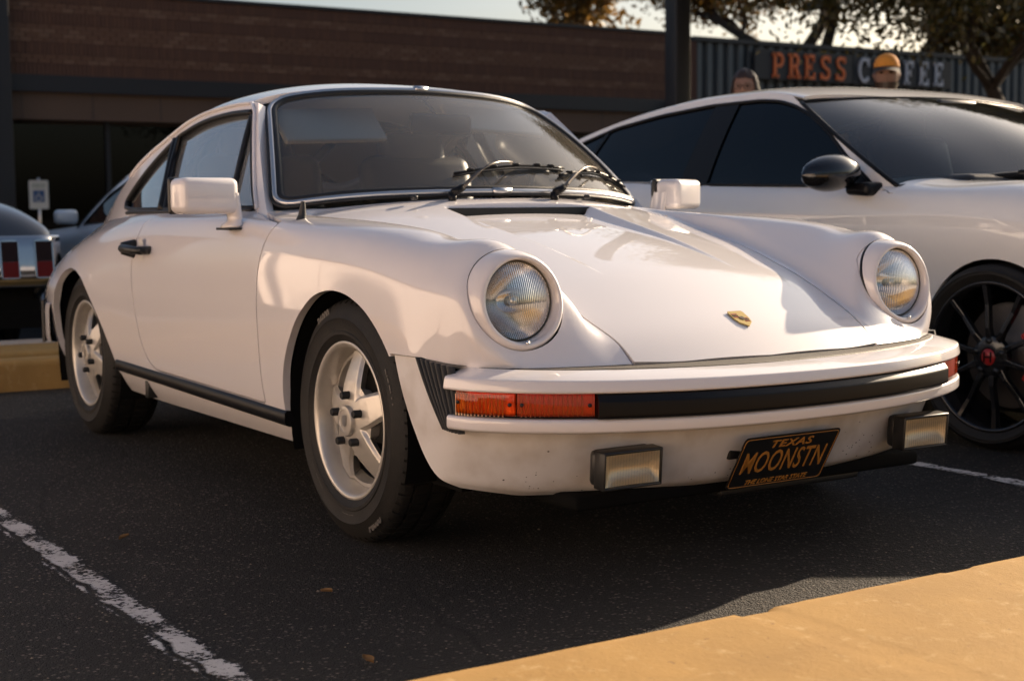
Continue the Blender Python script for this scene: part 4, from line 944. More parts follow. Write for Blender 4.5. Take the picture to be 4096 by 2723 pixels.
H_SIDE = rounded([(-.60, .912), (-.80, 1.045), (-.925, 1.135), (-1.06, 1.212), (-1.18, 1.262), (-1.30, 1.292), (-1.43, 1.304), (-1.757, 1.302), (-2.10, 1.278), (-2.42, 1.238), (-2.70, 1.175), (-2.92, 1.095), (-2.80, 1.02), (-2.60, .972), (-2.1, .952), (-1.5, .938), (-1.0, .925)], .04)
hgh = dict(z0=.92, k1=.30, k2=.35, BX=[-3.6, -3.2, -2.8, -2.4, -1.6, -.9, -.5, -.3], BY=[.66, .77, .835, .86, .868, .868, .855, .84],
  RX=[-3.62, -3.3, -2.95, -2.6, -2.2, -1.8, -1.45, -1.2, -1.0], RZ=[.985, 1.05, 1.14, 1.225, 1.294, 1.330, 1.332, 1.300, 1.235],
  CX=[-3.62, -3.3, -2.9, -2.5, -2.1, -1.75, -1.45, -1.2, -.95], CZ=[1.0, 1.08, 1.195, 1.294, 1.357, 1.383, 1.378, 1.345, 1.268],
  wsb=[(-.20, 0, .975), (-.225, .22, .970), (-.29, .44, .958), (-.38, .66, .938), (-.50, .845, .912)], wst=[(-1.035, 0, 1.303), (-1.043, .16, 1.302), (-1.068, .32, 1.299), (-1.110, .50, 1.290), (-1.168, .682, 1.274)],
  windows=[('side_window', H_SIDE)], p=2.6, q=.62, panels=[('window_pillar', rounded([(-1.56, 1.303), (-1.60, .946), (-1.79, .952), (-1.72, 1.301)], .005)), ('window_divider', rounded([(-2.47, 1.222), (-2.50, 1.215), (-2.66, .985), (-2.62, .978)], .003)), ('mirror_patch', rounded([(-.612, .916), (-.80, 1.043), (-.78, .922)], .004))])
H_DOOR = rounded([(-.47, .20), (-.50, .60), (-.455, .80), (-.475, .885), (-.60, .915), (-1.60, .94), (-1.68, .60), (-1.60, .20)], .04)
H_DOOR2 = rounded([(-1.61, .20), (-1.69, .60), (-1.61, .945), (-2.35, .97), (-2.42, .66), (-2.2, .40), (-2.15, .20)], .04)
H_LID = rounded([(.9, .80), (.3, .853), (-.30, .893), (-.44, .905), (-.36, .885), (-.10, .80), (.9, .5)], .02)
gen_car(hatch, HN_, HPAINT, [circ(0, .315, .345), circ(-2.735, .315, .345)], H_CAB, hgh, doors=(H_DOOR, H_DOOR2), res=(230, 90))
for sg in (-1, 1):
    c = (0.0, sg * .945, .322); T = tyre_grid(.322, .262, .255, 60, False); T[..., 1] -= .118
    wo = MB().grid(map_wheel(lathe([(.262, -.02), (.264, 0), (.258, .004), (.250, .001), (.246, -.008), (.240, -.05), (.236, -.16)], 80), c, sg), wrapu=True, flip=sg > 0).build('wheel', BLKWHEEL, hatch)
    MB().grid(map_wheel(T, c, sg), wrapu=True, flip=sg > 0).build('tyre', TYRE, wo)
    MB().grid(map_wheel(lathe([(.185, -.11), (.175, -.105), (.09, -.105), (.08, -.09), (.01, -.09)], 48), c, sg), wrapu=True, flip=sg > 0).build('brake_disc', mat('disc_steel', (.10, .09, .085), .45, metal=.5), wo)
    for k in range(10):
        a = rad(96) + 2 * math.pi * k / 10; ca, sa = math.cos(a), math.sin(a); L = []
        for q, (rr, o, hw) in enumerate([(.045, -.012, .014), (.10, -.006, .0095), (.18, -.012, .0085), (.252, -.004, .0105)]):
            for (s1, dz) in ((-1, -.02), (-1, 0), (1, 0), (1, -.02)): L.append((rr * ca - s1 * hw * sa, o + dz + (.003 if dz == 0 else 0), rr * sa + s1 * hw * ca))
        V = map_wheel(np.array(L), c, sg); F = [(i * 4 + j, i * 4 + (j + 1) % 4, (i + 1) * 4 + (j + 1) % 4, (i + 1) * 4 + j) for i in range(3) for j in range(4)]
        bevel_obj(MB().add(V, F if sg > 0 else [f[::-1] for f in F]).build('wheel_spoke', BLKWHEEL, wo, smooth=False), .003)
    MB().grid(map_wheel(lathe([(.075, -.03), (.072, -.010), (.045, .002), (.033, .002), (.031, -.002), (.001, -.002)], 40), c, sg), wrapu=True, flip=sg > 0).build('hub', BLKWHEEL, wo, angle=40)
    MB().grid(map_wheel(lathe([(.029, -.001), (.027, .003), (.001, .0045)], 30), c, sg), wrapu=True, flip=sg > 0).build('hub_badge', RED, wo)
    for (a0, a1, b0, b1) in ((-.017, .017, -.003, .003), (-.017, -.011, -.018, .018), (.011, .017, -.018, .018)):
        MB().box(c[0] + a0, c[0] + a1, c[1] + sg * .0035, c[1] + sg * .0055, c[2] + b0, c[2] + b1).build('badge_letter', TRIMB, wo, smooth=False)
    for k in range(5):
        a = 2 * math.pi * k / 5 + .3; P = map_wheel(np.array([[.056 * math.cos(a), -.02, .056 * math.sin(a)], [.056 * math.cos(a), .004, .056 * math.sin(a)]]), c, sg); MB().tube(P, .010, 10).build('lug_nut', mat('dark_steel', (.06, .06, .06), .3, metal=.8), wo)
    cal = MB(); L = []
    for a in np.linspace(-.55, .65, 12):
        L.append([(rr * math.cos(a), o, rr * math.sin(a)) for rr, o in ((.125, -.10), (.125, -.045), (.135, -.036), (.19, -.036), (.20, -.045), (.20, -.10))])
    cal.grid(map_wheel(np.array(L), c, sg), wrapv=True, flip=sg < 0); cal.build('brake_caliper', CALIPER, wo, angle=40)
    simple_wheel(hatch, (-2.735, sg * .945, .322), sg, .322, .262, .25, BLKWHEEL, 10)
    # mirror: dark drop-shaped housing on a foot
    G = []
    for k in range(14):
        w = k / 13; yy = sg * (.905 + .27 * w); rr = math.sin(min(1, (w * .86 + .14)) * math.pi) ** .5
        cz = .975 - .015 * w; cx = -.70 + .02 * w
        G.append([(cx + (.085 if math.cos(a) > 0 else .055) * rr * math.cos(a), yy, cz + (.072 if math.sin(a) > 0 else .070) * rr * math.sin(a)) for a in np.linspace(0, 2 * math.pi, 24, endpoint=False)])
    mo = MB().grid(np.array(G), wrapv=True, flip=sg < 0).build('door_mirror', mat('gloss_black', (.008, .008, .009), .12, coat=.5), hatch)
    MB().tube([(-.655, sg * .95, .955), (-.635, sg * 1.02, .952), (-.66, sg * 1.10, .952)], [.006, .008, .005], 6).build('mirror_indicator', mat('smoked_lens', (.05, .03, .02), .1), mo)
    MB().add(*rounded_box(-.64, sg * .895, .908, .13, .10, .055, .018, .25)).build('mirror_foot', TRIMB, mo)
    MB().box(-2.3, -.40, min(sg * .70, sg * .84), max(sg * .70, sg * .84), .20, .85).build('inner_side', DARK, hatch, smooth=False)
    for cx in (0, -2.735):
        tt = np.linspace(-.3, math.pi + .3, 24); G = np.stack([np.c_[cx + .35 * np.cos(tt), np.full(24, sg * yy), .315 + .35 * np.sin(tt)] for yy in (.90, .55)], 1); MB().grid(G).box(cx - .4, cx + .4, min(sg * .54, sg * .56), max(sg * .54, sg * .56), .12, .75).build('wheel_well', DARK, hatch)
MB().box(-3.5, .80, -.80, .80, .12, .20).build('floor_pan', DARK, hatch, smooth=False)
MB().box(-3.0, -.5, -.68, .68, .2, .60).build('cabin_floor', DARK, hatch, smooth=False)
MB().add(*rounded_box(-.52, 0, .90, .45, 1.4, .12, .04)).build('dashboard', LEATHER, hatch)
for yc in (-.37, .37):
    so = MB().add(*rounded_box(-1.25, yc, .58, .5, .5, .16, .06)).build('seat', LEATHER, hatch)
    MB().add(*rounded_box(-1.52, yc, .88, .14, .48, .60, .06, 0, 3, Matrix.Rotation(rad(-16), 4, 'Y'))).build('seat_back', LEATHER, so); MB().add(*rounded_box(-1.62, yc, 1.22, .10, .26, .17, .045)).build('headrest', LEATHER, so)
MB().add(*rounded_box(-.98, 0, 1.26, .04, .24, .07, .02)).build('rear_view_mirror', BPLAST, hatch)
WP = wpts = [(-.20, -.55, .962), (-.22, -.1, .982), (-.235, .3, .975)]
MB().tube(curve_pts(WP, 10), .008, 6).build('wiper', TRIMB, hatch)

# ---- black muscle car seen from behind
muscle = empty('muscle_car', 'black muscle car seen from behind with chrome bumper and twin red tail lights', 'car', (-5.20, -1.02, 0), math.pi)
# local: +x forward, tail at x = 0 and the body runs to x = -? (nose at +5.1)
CB = mat('black_car_paint', (.012, .012, .014), .3, coat=1.0)
def cs(x, w, *z): 
    Y = [.86, .93, .96, .965, .95, .90]; return [(x, y * w, zz) for y, zz in zip(Y, z[:6])] + [(x, .45 * w, z[6]), (x, 0, z[7])]
CN = [cs(5.1, .90, .30, .40, .52, .66, .74, .78, .80, .81), cs(4.9, .96, .25, .38, .52, .68, .78, .83, .85, .86), cs(4.2, 1, .24, .38, .54, .70, .82, .88, .91, .925), cs(3.4, 1, .24, .38, .54, .70, .83, .90, .94, .955), cs(2.6, 1, .24, .38, .54, .70, .83, .91, .92, .92), cs(1.8, 1, .24, .38, .54, .70, .84, .93, .93, .93), cs(1.2, 1.0, .24, .38, .54, .70, .80, .875, .985, 1.0), cs(.6, .995, .26, .39, .54, .70, .78, .845, .965, .985), cs(.2, .985, .30, .42, .54, .69, .765, .815, .925, .945), cs(.03, .965, .36, .45, .54, .66, .735, .765, .84, .865), cs(-.03, .94, .40, .47, .54, .62, .68, .70, .72, .73)]
C_CAB = rounded([(3.35, -.6), (3.3, .3), (3.1, .70), (2.7, .84), (1.9, .84), (1.5, .75), (1.35, .5), (1.3, -.6)], .02)
cgh = dict(z0=.92, k1=.45, k2=.3, BX=[1.0, 1.5, 2.0, 2.8, 3.4], BY=[.72, .80, .86, .865, .83], RX=[1.0, 1.4, 1.75, 2.1, 2.6, 3.2], RZ=[.94, 1.08, 1.23, 1.29, 1.30, 1.24], CX=[1.0, 1.4, 1.75, 2.1, 2.6, 3.2], CZ=[.96, 1.12, 1.28, 1.345, 1.355, 1.30],
  wsb=[(3.35, 0, .96), (3.34, .2, .957), (3.3, .4, .95), (3.2, .6, .94), (3.05, .78, .925)], wst=[(2.72, 0, 1.335), (2.72, .15, 1.333), (2.70, .3, 1.328), (2.68, .44, 1.315), (2.63, .58, 1.29)], windows=[('side_window', rounded([(2.92, .935), (2.60, 1.24), (2.0, 1.25), (1.72, .945)], .03))], rearw=rounded([(1.70, -.5), (1.70, .45), (1.28, .50), (1.25, -.5)], .02))
gen_car(muscle, CN, CB, [circ(.95, .33, .40), circ(3.9, .33, .40)], C_CAB, cgh, res=(150, 70))
cbm = []
for y in np.linspace(-.975, .975, 70):
    e = max(0, (abs(y) - .82) / .155); bx = -.085 + .12 * e**2.2
    cbm.append([(bx + dx, y, z) for dx, z in ((.10, .425), (.02, .43), (-.005, .45), (-.012, .50), (-.004, .565), (.0, .60), (.012, .66), (.022, .715), (.035, .728), (.12, .73))])
cbo = MB().grid(np.array(cbm), flip=True).build('rear_bumper', mat('old_chrome', (.50, .50, .50), .10, metal=1.0), muscle)
TAILD = mat('tail_lens_dark', (.012, .004, .004), .5, spec=.2); TAILR = mat('tail_lens_red', (.11, .006, .006), .5, spec=.2)
for sg in (-1, 1):
    for yc in (.845, .655):
        bxx = -.085 + .12 * max(0, (yc - .82) / .155)**2.2; y0 = sg * yc
        fr = rounded([(-.052, .490), (.052, .490), (.052, .705), (-.036, .708), (-.052, .69)], .016, 5)
        fo = MB().add([(-.112 + (p[1] - .485) * .13 + (bxx + .085) + e, y0 + p[0], p[1]) for e in (0, .05) for p in fr], [tuple(range(len(fr)))[::-1]] + [(i, (i + 1) % len(fr), len(fr) + (i + 1) % len(fr), len(fr) + i) for i in range(len(fr))]).build('tail_light', MATS['old_chrome'], muscle, smooth=False)
        for nm, zz, mm in (('tail_lens', (.585, .697), TAILD), ('tail_lens', (.495, .584), TAILR)):
            pl_ = [(-.045, zz[0]), (.045, zz[0]), (.045, zz[1]), (-.045, zz[1])]
            MB().add([(-.116 + (p[1] - .485) * .13 + (bxx + .085), y0 + p[0], p[1]) for p in pl_], [(3, 2, 1, 0)]).build(nm, mm, fo, smooth=False)
V, F = text_mesh('Cutlass', .075, .003, .35, 1.1, .0008)
MB().add([(.008 + (v[1]) * .52, .70 - v[0], .800 + v[1] * .85 + v[2]) for v in V], F).build('script_badge', CHROME, muscle, smooth=False)
MB().box(.02, 4.9, -.85, .85, .20, .30).build('floor_pan', DARK, muscle, smooth=False)
MB().box(.03, .25, -.84, .84, .28, .46).build('rear_valance', DARK, muscle, smooth=False)
MB().box(1.2, 3.4, -.75, .75, .3, .75).build('cabin_floor', DARK, muscle, smooth=False)
for x in (.95, 3.9):
    for sg in (-1, 1): simple_wheel(muscle, (x, sg * .90, .33), sg, .33, .19, .22, CHROME, 5)

# ---- silver low coupe parked beside it
silver = empty('coupe_car', 'silver grey low coupe parked behind the white classic coupe beside the black muscle car', 'car', (-4.75, 1.44, 0), math.pi)
SP = mat('silver_car_paint', (.74, .75, .76), .4, metal=.15, coat=.8)
def ss_(x, w, *z):
    Y = [.80, .86, .885, .89, .87, .82]; return [(x, y * w, zz) for y, zz in zip(Y, z[:6])] + [(x, .42 * w, z[6]), (x, 0, z[7])]
SNn = [ss_(4.2, .72, .25, .33, .42, .50, .55, .57, .58, .585), ss_(4.05, .86, .20, .30, .42, .53, .60, .63, .64, .645), ss_(3.5, .98, .17, .28, .44, .58, .67, .705, .72, .725), ss_(3.0, 1, .17, .28, .45, .60, .69, .725, .75, .76), ss_(2.5, 1, .17, .28, .46, .62, .71, .745, .78, .80), ss_(1.9, 1, .17, .28, .46, .64, .74, .775, .78, .78), ss_(1.2, 1, .17, .28, .47, .66, .77, .81, .82, .82), ss_(.6, .99, .19, .30, .48, .67, .79, .84, .86, .865), ss_(.15, .93, .24, .33, .48, .66, .78, .83, .85, .855), ss_(0, .84, .30, .38, .49, .63, .74, .78, .79, .795)]
S_CAB = rounded([(2.75, -.6), (2.7, .3), (2.55, .62), (2.3, .76), (1.2, .78), (.7, .70), (.55, .5), (.5, -.6)], .02)
sgh = dict(z0=.765, k1=.42, k2=.5, BX=[.2, .7, 1.3, 2.0, 2.7], BY=[.62, .74, .80, .815, .79], RX=[.2, .6, 1.0, 1.4, 1.8, 2.2, 2.5], RZ=[.85, .97, 1.09, 1.14, 1.12, 1.04, .95], CX=[.2, .6, 1.0, 1.4, 1.8, 2.2, 2.5], CZ=[.87, 1.02, 1.16, 1.215, 1.20, 1.12, 1.03],
  wsb=[(2.80, 0, .80), (2.79, .2, .795), (2.74, .4, .785), (2.65, .58, .765), (2.52, .74, .74)], wst=[(2.02, 0, 1.165), (2.02, .14, 1.163), (2.01, .28, 1.156), (1.99, .42, 1.14), (1.95, .55, 1.10)],
  windows=[('side_window', rounded([(2.38, .768), (2.05, .99), (1.80, 1.085), (1.45, 1.105), (1.28, .80)], .03)), ('quarter_window', rounded([(1.20, .80), (1.37, 1.10), (1.05, 1.05), (.75, .86)], .03))])
gen_car(silver, SNn, SP, [circ(.80, .31, .36), circ(3.2, .31, .36)], S_CAB, sgh, res=(140, 60))
for x in (.80, 3.2):
    for sg in (-1, 1): simple_wheel(silver, (x, sg * .86, .31), sg, .31, .215, .2, ALU, 5)
for sg in (-1, 1):
    MB().add(*rounded_box(2.28, sg * .95, .83, .09, .16, .10, .03)).build('door_mirror', SP, silver)
MB().box(.1, 4.0, -.78, .78, .14, .22).build('floor_pan', DARK, silver, smooth=False); MB().box(.4, 2.6, -.70, .70, .2, .60).build('cabin_floor', DARK, silver, smooth=False)
for yc in (-.35, .35): MB().add(*rounded_box(1.30, yc, .80, .14, .45, .60, .06)).build('seat_back', LEATHER, silver)
# ================================================================ setting
def asphalt_mat():
    m = bpy.data.materials.new('asphalt'); m.use_nodes = True; nt = m.node_tree; p = nt.nodes['Principled BSDF']; N = nt.nodes.new; L = nt.links.new
    tc = N('ShaderNodeTexCoord')
    v = N('ShaderNodeTexVoronoi'); v.inputs['Scale'].default_value = 95; L(tc.outputs['Object'], v.inputs['Vector'])
    v2 = N('ShaderNodeTexVoronoi'); v2.inputs['Scale'].default_value = 240; L(tc.outputs['Object'], v2.inputs['Vector'])
    n = N('ShaderNodeTexNoise'); n.inputs['Scale'].default_value = 1.3; n.inputs['Detail'].default_value = 8; L(tc.outputs['Object'], n.inputs['Vector'])
    n3 = N('ShaderNodeTexNoise'); n3.inputs['Scale'].default_value = 45; n3.inputs['Detail'].default_value = 6; L(tc.outputs['Object'], n3.inputs['Vector'])
    cr_ = N('ShaderNodeValToRGB'); cr_.color_ramp.elements[0].position = .3; cr_.color_ramp.elements[0].color = (.017, .0165, .016, 1); cr_.color_ramp.elements[1].position = .75; cr_.color_ramp.elements[1].color = (.040, .037, .034, 1)
    L(n.outputs['Fac'], cr_.inputs['Fac'])
    # pale stones that show through
    sp = N('ShaderNodeMapRange'); sp.inputs['From Min'].default_value = .55; sp.inputs['From Max'].default_value = .95; 
    sx_ = N('ShaderNodeSeparateColor'); L(v.outputs['Color'], sx_.inputs[0]); L(sx_.outputs[0], sp.inputs['Value'])
    near = N('ShaderNodeMapRange'); near.inputs['From Min'].default_value = .45; near.inputs['From Max'].default_value = .15; L(v.outputs['Distance'], near.inputs['Value'])
    mu = N('ShaderNodeMath'); mu.operation = 'MULTIPLY'; L(sp.outputs[0], mu.inputs[0]); L(near.outputs[0], mu.inputs[1])
    mu2 = N('ShaderNodeMath'); mu2.operation = 'MULTIPLY'; L(mu.outputs[0], mu2.inputs[0]); mu2.inputs[1].default_value = .75
    mx = N('ShaderNodeMix'); mx.data_type = 'RGBA'; L(mu2.outputs[0], mx.inputs['Factor']); L(cr_.outputs[0], mx.inputs['A']); mx.inputs['B'].default_value = (.36, .31, .26, 1)
    n5 = N('ShaderNodeTexNoise'); n5.inputs['Scale'].default_value = .55; n5.inputs['Detail'].default_value = 7; n5.inputs['Roughness'].default_value = .65; L(tc.outputs['Object'], n5.inputs['Vector'])
    st_ = N('ShaderNodeMapRange'); st_.inputs['From Min'].default_value = .52; st_.inputs['From Max'].default_value = .66; st_.inputs['To Max'].default_value = .65; L(n5.outputs['Fac'], st_.inputs['Value'])
    mx2 = N('ShaderNodeMix'); mx2.data_type = 'RGBA'; L(st_.outputs[0], mx2.inputs['Factor']); L(mx.outputs['Result'], mx2.inputs['A']); mx2.inputs['B'].default_value = (.014, .0135, .013, 1)
    vc = N('ShaderNodeTexVoronoi'); vc.feature = 'DISTANCE_TO_EDGE'; vc.inputs['Scale'].default_value = .45
    nd = N('ShaderNodeTexNoise'); nd.inputs['Scale'].default_value = 5; nd.inputs['Detail'].default_value = 6; L(tc.outputs['Object'], nd.inputs['Vector']); mxv = N('ShaderNodeMix'); mxv.data_type = 'RGBA'; mxv.inputs['Factor'].default_value = .12; L(tc.outputs['Object'], mxv.inputs['A']); L(nd.outputs['Color'], mxv.inputs['B']); L(mxv.outputs['Result'], vc.inputs['Vector'])
    ckr = N('ShaderNodeMapRange'); ckr.inputs['From Min'].default_value = .0035; ckr.inputs['From Max'].default_value = .0005; L(vc.outputs['Distance'], ckr.inputs['Value'])
    mx3 = N('ShaderNodeMix'); mx3.data_type = 'RGBA'; L(ckr.outputs[0], mx3.inputs['Factor']); L(mx2.outputs['Result'], mx3.inputs['A']); mx3.inputs['B'].default_value = (.015, .0145, .014, 1)
    n6 = N('ShaderNodeTexNoise'); n6.inputs['Scale'].default_value = 24; n6.inputs['Detail'].default_value = 7; n6.inputs['Roughness'].default_value = .75; L(tc.outputs['Object'], n6.inputs['Vector'])
    du = N('ShaderNodeMapRange'); du.inputs['From Min'].default_value = .60; du.inputs['From Max'].default_value = .72; du.inputs['To Max'].default_value = .3; L(n6.outputs['Fac'], du.inputs['Value'])
    mx4 = N('ShaderNodeMix'); mx4.data_type = 'RGBA'; L(du.outputs[0], mx4.inputs['Factor']); L(mx3.outputs['Result'], mx4.inputs['A']); mx4.inputs['B'].default_value = (.13, .105, .08, 1); mx = mx4
    L(mx.outputs['Result'], p.inputs['Base Color']); p.inputs['Roughness'].default_value = .82; p.inputs['Specular IOR Level'].default_value = .35
    ad = N('ShaderNodeMath'); ad.operation = 'ADD'; L(v.outputs['Distance'], ad.inputs[0]); L(v2.outputs['Distance'], ad.inputs[1])
    ad2 = N('ShaderNodeMath'); ad2.operation = 'SUBTRACT'; L(n3.outputs['Fac'], ad2.inputs[0]); L(ad.outputs[0], ad2.inputs[1])
    b = N('ShaderNodeBump'); b.inputs['Strength'].default_value = 1.0; b.inputs['Distance'].default_value = .014; L(ad2.outputs[0], b.inputs['Height']); L(b.outputs[0], p.inputs['Normal'])
    return m
def line_mat(seed):
    """worn white paint over asphalt, with a dark crack along it"""
    m = bpy.data.materials.new('worn_line_paint'); m.use_nodes = True; nt = m.node_tree; p = nt.nodes['Principled BSDF']; N = nt.nodes.new; L = nt.links.new
    tc = N('ShaderNodeTexCoord'); mp = N('ShaderNodeMapping'); mp.inputs['Location'].default_value = (seed, seed * 2, 0); L(tc.outputs['Object'], mp.inputs[0])
    n = N('ShaderNodeTexNoise'); n.inputs['Scale'].default_value = 70; n.inputs['Detail'].default_value = 9; n.inputs['Roughness'].default_value = .7; L(mp.outputs[0], n.inputs['Vector'])
    nb = N('ShaderNodeTexNoise'); nb.inputs['Scale'].default_value = 7; nb.inputs['Detail'].default_value = 3; L(mp.outputs[0], nb.inputs['Vector'])
    ad = N('ShaderNodeMath'); ad.operation = 'MULTIPLY_ADD'; L(nb.outputs['Fac'], ad.inputs[0]); ad.inputs[1].default_value = .75; L(n.outputs['Fac'], ad.inputs[2])
    w = N('ShaderNodeMapRange'); w.inputs['From Min'].default_value = .80; w.inputs['From Max'].default_value = .88; L(ad.outputs[0], w.inputs['Value'])
    # crack
    sp = N('ShaderNodeSeparateXYZ'); L(tc.outputs['Object'], sp.inputs[0]); nc = N('ShaderNodeTexNoise'); nc.inputs['Scale'].default_value = 6; nc.inputs['Detail'].default_value = 6; L(mp.outputs[0], nc.inputs['Vector'])
    a = N('ShaderNodeMath'); a.operation = 'MULTIPLY_ADD'; L(nc.outputs['Fac'], a.inputs[0]); a.inputs[1].default_value = .07; a.inputs[2].default_value = -.06 + seed * 0
    s = N('ShaderNodeMath'); s.operation = 'SUBTRACT'; L(sp.outputs['Y'], s.inputs[0]); L(a.outputs[0], s.inputs[1]); ab_ = N('ShaderNodeMath'); ab_.operation = 'ABSOLUTE'; L(s.outputs[0], ab_.inputs[0])
    ck = N('ShaderNodeMapRange'); ck.inputs['From Min'].default_value = .004; ck.inputs['From Max'].default_value = .012; L(ab_.outputs[0], ck.inputs['Value'])
    ay = N('ShaderNodeMath'); ay.operation = 'ABSOLUTE'; L(sp.outputs['Y'], ay.inputs[0]); ey = N('ShaderNodeMapRange'); ey.inputs['From Min'].default_value = .030; ey.inputs['From Max'].default_value = .065; ey.inputs['To Max'].default_value = -.5; L(ay.outputs[0], ey.inputs['Value']); ad3 = N('ShaderNodeMath'); L(ad.outputs[0], ad3.inputs[0]); L(ey.outputs[0], ad3.inputs[1]); L(ad3.outputs[0], w.inputs['Value'])
    mu = N('ShaderNodeMath'); mu.operation = 'MULTIPLY'; L(w.outputs[0], mu.inputs[0]); L(ck.outputs[0], mu.inputs[1])
    mx = N('ShaderNodeMix'); mx.data_type = 'RGBA'; mx.inputs['A'].default_value = (.40, .37, .34, 1); mx.inputs['B'].default_value = (.74, .70, .67, 1); L(nb.outputs['Fac'], mx.inputs['Factor'])
    L(mx.outputs['Result'], p.inputs['Base Color']); p.inputs['Roughness'].default_value = .8; tr_ = N('ShaderNodeBsdfTransparent'); ms = N('ShaderNodeMixShader'); L(mu.outputs[0], ms.inputs[0]); L(tr_.outputs[0], ms.inputs[1]); L(p.outputs[0], ms.inputs[2]); L(ms.outputs[0], nt.nodes['Material Output'].inputs[0])
    b = N('ShaderNodeBump'); b.inputs['Strength'].default_value = .8; b.inputs['Distance'].default_value = .006; L(n.outputs['Fac'], b.inputs['Height']); L(b.outputs[0], p.inputs['Normal'])
    return m
ASPH = asphalt_mat()
gr = MB().add([(-300, -300, 0), (300, -300, 0), (300, 300, 0), (-300, 300, 0)], [(0, 1, 2, 3)]).build('ground', ASPH, None, smooth=False); tag(gr, 'dark weathered asphalt of the parking lot', None, kind='structure')
def ragged_strip(x0, x1, yc, w, name, seed, label):
    rg = random.Random(seed); n = 40; G = np.zeros((n, 2, 3))
    for i in range(n):
        x = x0 + (x1 - x0) * i / (n - 1); G[i, 0] = (x, yc - w / 2 + rg.uniform(-.002, .002), .004); G[i, 1] = (x, yc + w / 2 + rg.uniform(-.002, .002), .004)
    G[..., 1] -= yc
    o = MB().grid(G).build(name, line_mat(seed), None, smooth=False, loc=(0, yc, 0)); o['kind'] = 'structure'; o['label'] = label; return o
ragged_strip(-3.8, 1.44, -1.455, .145, 'parking_line', 1.0, 'worn white bay line on the shaded side of the white coupe')
ragged_strip(-3.8, 1.44, 1.245, .14, 'parking_line', 2.0, 'worn white bay line between the two white cars')
ragged_strip(-3.8, 1.44, 3.95, .14, 'parking_line', 3.0, 'white bay line beyond the white hatchback')
def kerb_mat():
    m = bpy.data.materials.new('yellow_kerb_concrete'); m.use_nodes = True; nt = m.node_tree; p = nt.nodes['Principled BSDF']; N = nt.nodes.new; L = nt.links.new
    tc = N('ShaderNodeTexCoord'); col = None
    def noise(sc, det, rough=.6, stretch=None):
        n = N('ShaderNodeTexNoise'); n.inputs['Scale'].default_value = sc; n.inputs['Detail'].default_value = det; n.inputs['Roughness'].default_value = rough
        if stretch: mp = N('ShaderNodeMapping'); mp.inputs['Scale'].default_value = stretch; mp.inputs['Rotation'].default_value = (0, 0, .5); L(tc.outputs['Object'], mp.inputs[0]); L(mp.outputs[0], n.inputs['Vector'])
        else: L(tc.outputs['Object'], n.inputs['Vector'])
        return n
    def ramp(n, a, b):
        r = N('ShaderNodeMapRange'); r.inputs['From Min'].default_value = a; r.inputs['From Max'].default_value = b; L(n.outputs['Fac'], r.inputs['Value']); return r
    def mix(f, A, B, k=1.0):
        mu = N('ShaderNodeMath'); mu.operation = 'MULTIPLY'; mu.inputs[1].default_value = k; L(f.outputs[0], mu.inputs[0])
        x = N('ShaderNodeMix'); x.data_type = 'RGBA'; L(mu.outputs[0], x.inputs['Factor'])
        if hasattr(A, 'outputs'): L(A.outputs['Result'], x.inputs['A'])
        else: x.inputs['A'].default_value = (*A, 1)
        x.inputs['B'].default_value = (*B, 1); return x
    c = mix(ramp(noise(3.0, 8), .35, .65), (.41, .245, .08), (.33, .195, .065))
    c = mix(ramp(noise(22, 8, .75), .56, .70), c, (.52, .36, .17), .7)          # paint worn to paler concrete
    c = mix(ramp(noise(55, 6, .7), .64, .70), c, (.14, .085, .045), .75)        # dirt pits
    c = mix(ramp(noise(9, 7, .7, (1, 14, 1)), .64, .72), c, (.17, .11, .06), .55)  # scuffs
    L(c.outputs['Result'], p.inputs['Base Color']); p.inputs['Roughness'].default_value = .85; p.inputs['Specular IOR Level'].default_value = .2
    nb = noise(90, 8, .7); b = N('ShaderNodeBump'); b.inputs['Strength'].default_value = .35; b.inputs['Distance'].default_value = .006; L(nb.outputs['Fac'], b.inputs['Height']); L(b.outputs[0], p.inputs['Normal']); return m
YEL = kerb_mat()
CONC = mat('pale_concrete', (.52, .44, .36), .85, bump=(60, .2), var=(2, .6, (.45, .38, .31)))
# front kerb and walk (rounded nose)
def kerb(name, x0, x1, y0, y1, h, m, label):
    sg = 1 if x1 > x0 else -1; prof = [(x0, -.05), (x0, h - .03), (x0 + sg * .006, h - .012), (x0 + sg * .022, h - .002), (x0 + sg * .05, h), (x1, h), (x1, -.05)]
    ya = np.r_[np.linspace(y0, -3, 40)[:-1], np.linspace(-3, 2.5, 420), np.linspace(2.5, y1, 40)[1:]] if y0 < -4 and y1 > 4 else np.linspace(y0, y1, 40)
    rk = np.random.RandomState(int(abs(x0) * 100)); nz = np.convolve(rk.normal(0, 1, len(ya)), np.ones(7) / 7, 'same') * .0035; chip = np.zeros(len(ya))
    for c in rk.randint(40, max(len(ya) - 40, 41), 9): chip[max(c - 3, 0):c + 3] -= rk.uniform(.003, .009)
    wj = [.3, .8, 1, .7, 0, 0, 0]
    G = np.array([[(x + sg * (nz[i] - chip[i]) * w, y, z + (chip[i] * .7 if 0 < j < 4 else 0) * w) for j, ((x, z), w) in enumerate(zip(prof, wj))] for i, y in enumerate(ya)])
    o = MB().grid(G, flip=sg > 0).build(name, m, None, angle=50); tag(o, label, None, kind='structure'); return o
kerb('kerb', 1.462, 2.60, -30, 30, .15, YEL, 'sunlit yellow painted kerb in front of the white coupe')
kerb('sidewalk', 2.60, 14, -30, 30, .146, CONC, 'concrete walk behind the yellow kerb')
kerb('median_kerb', -3.84, -3.99, -14, 12, .15, YEL, 'yellow concrete kerb behind the white coupe')
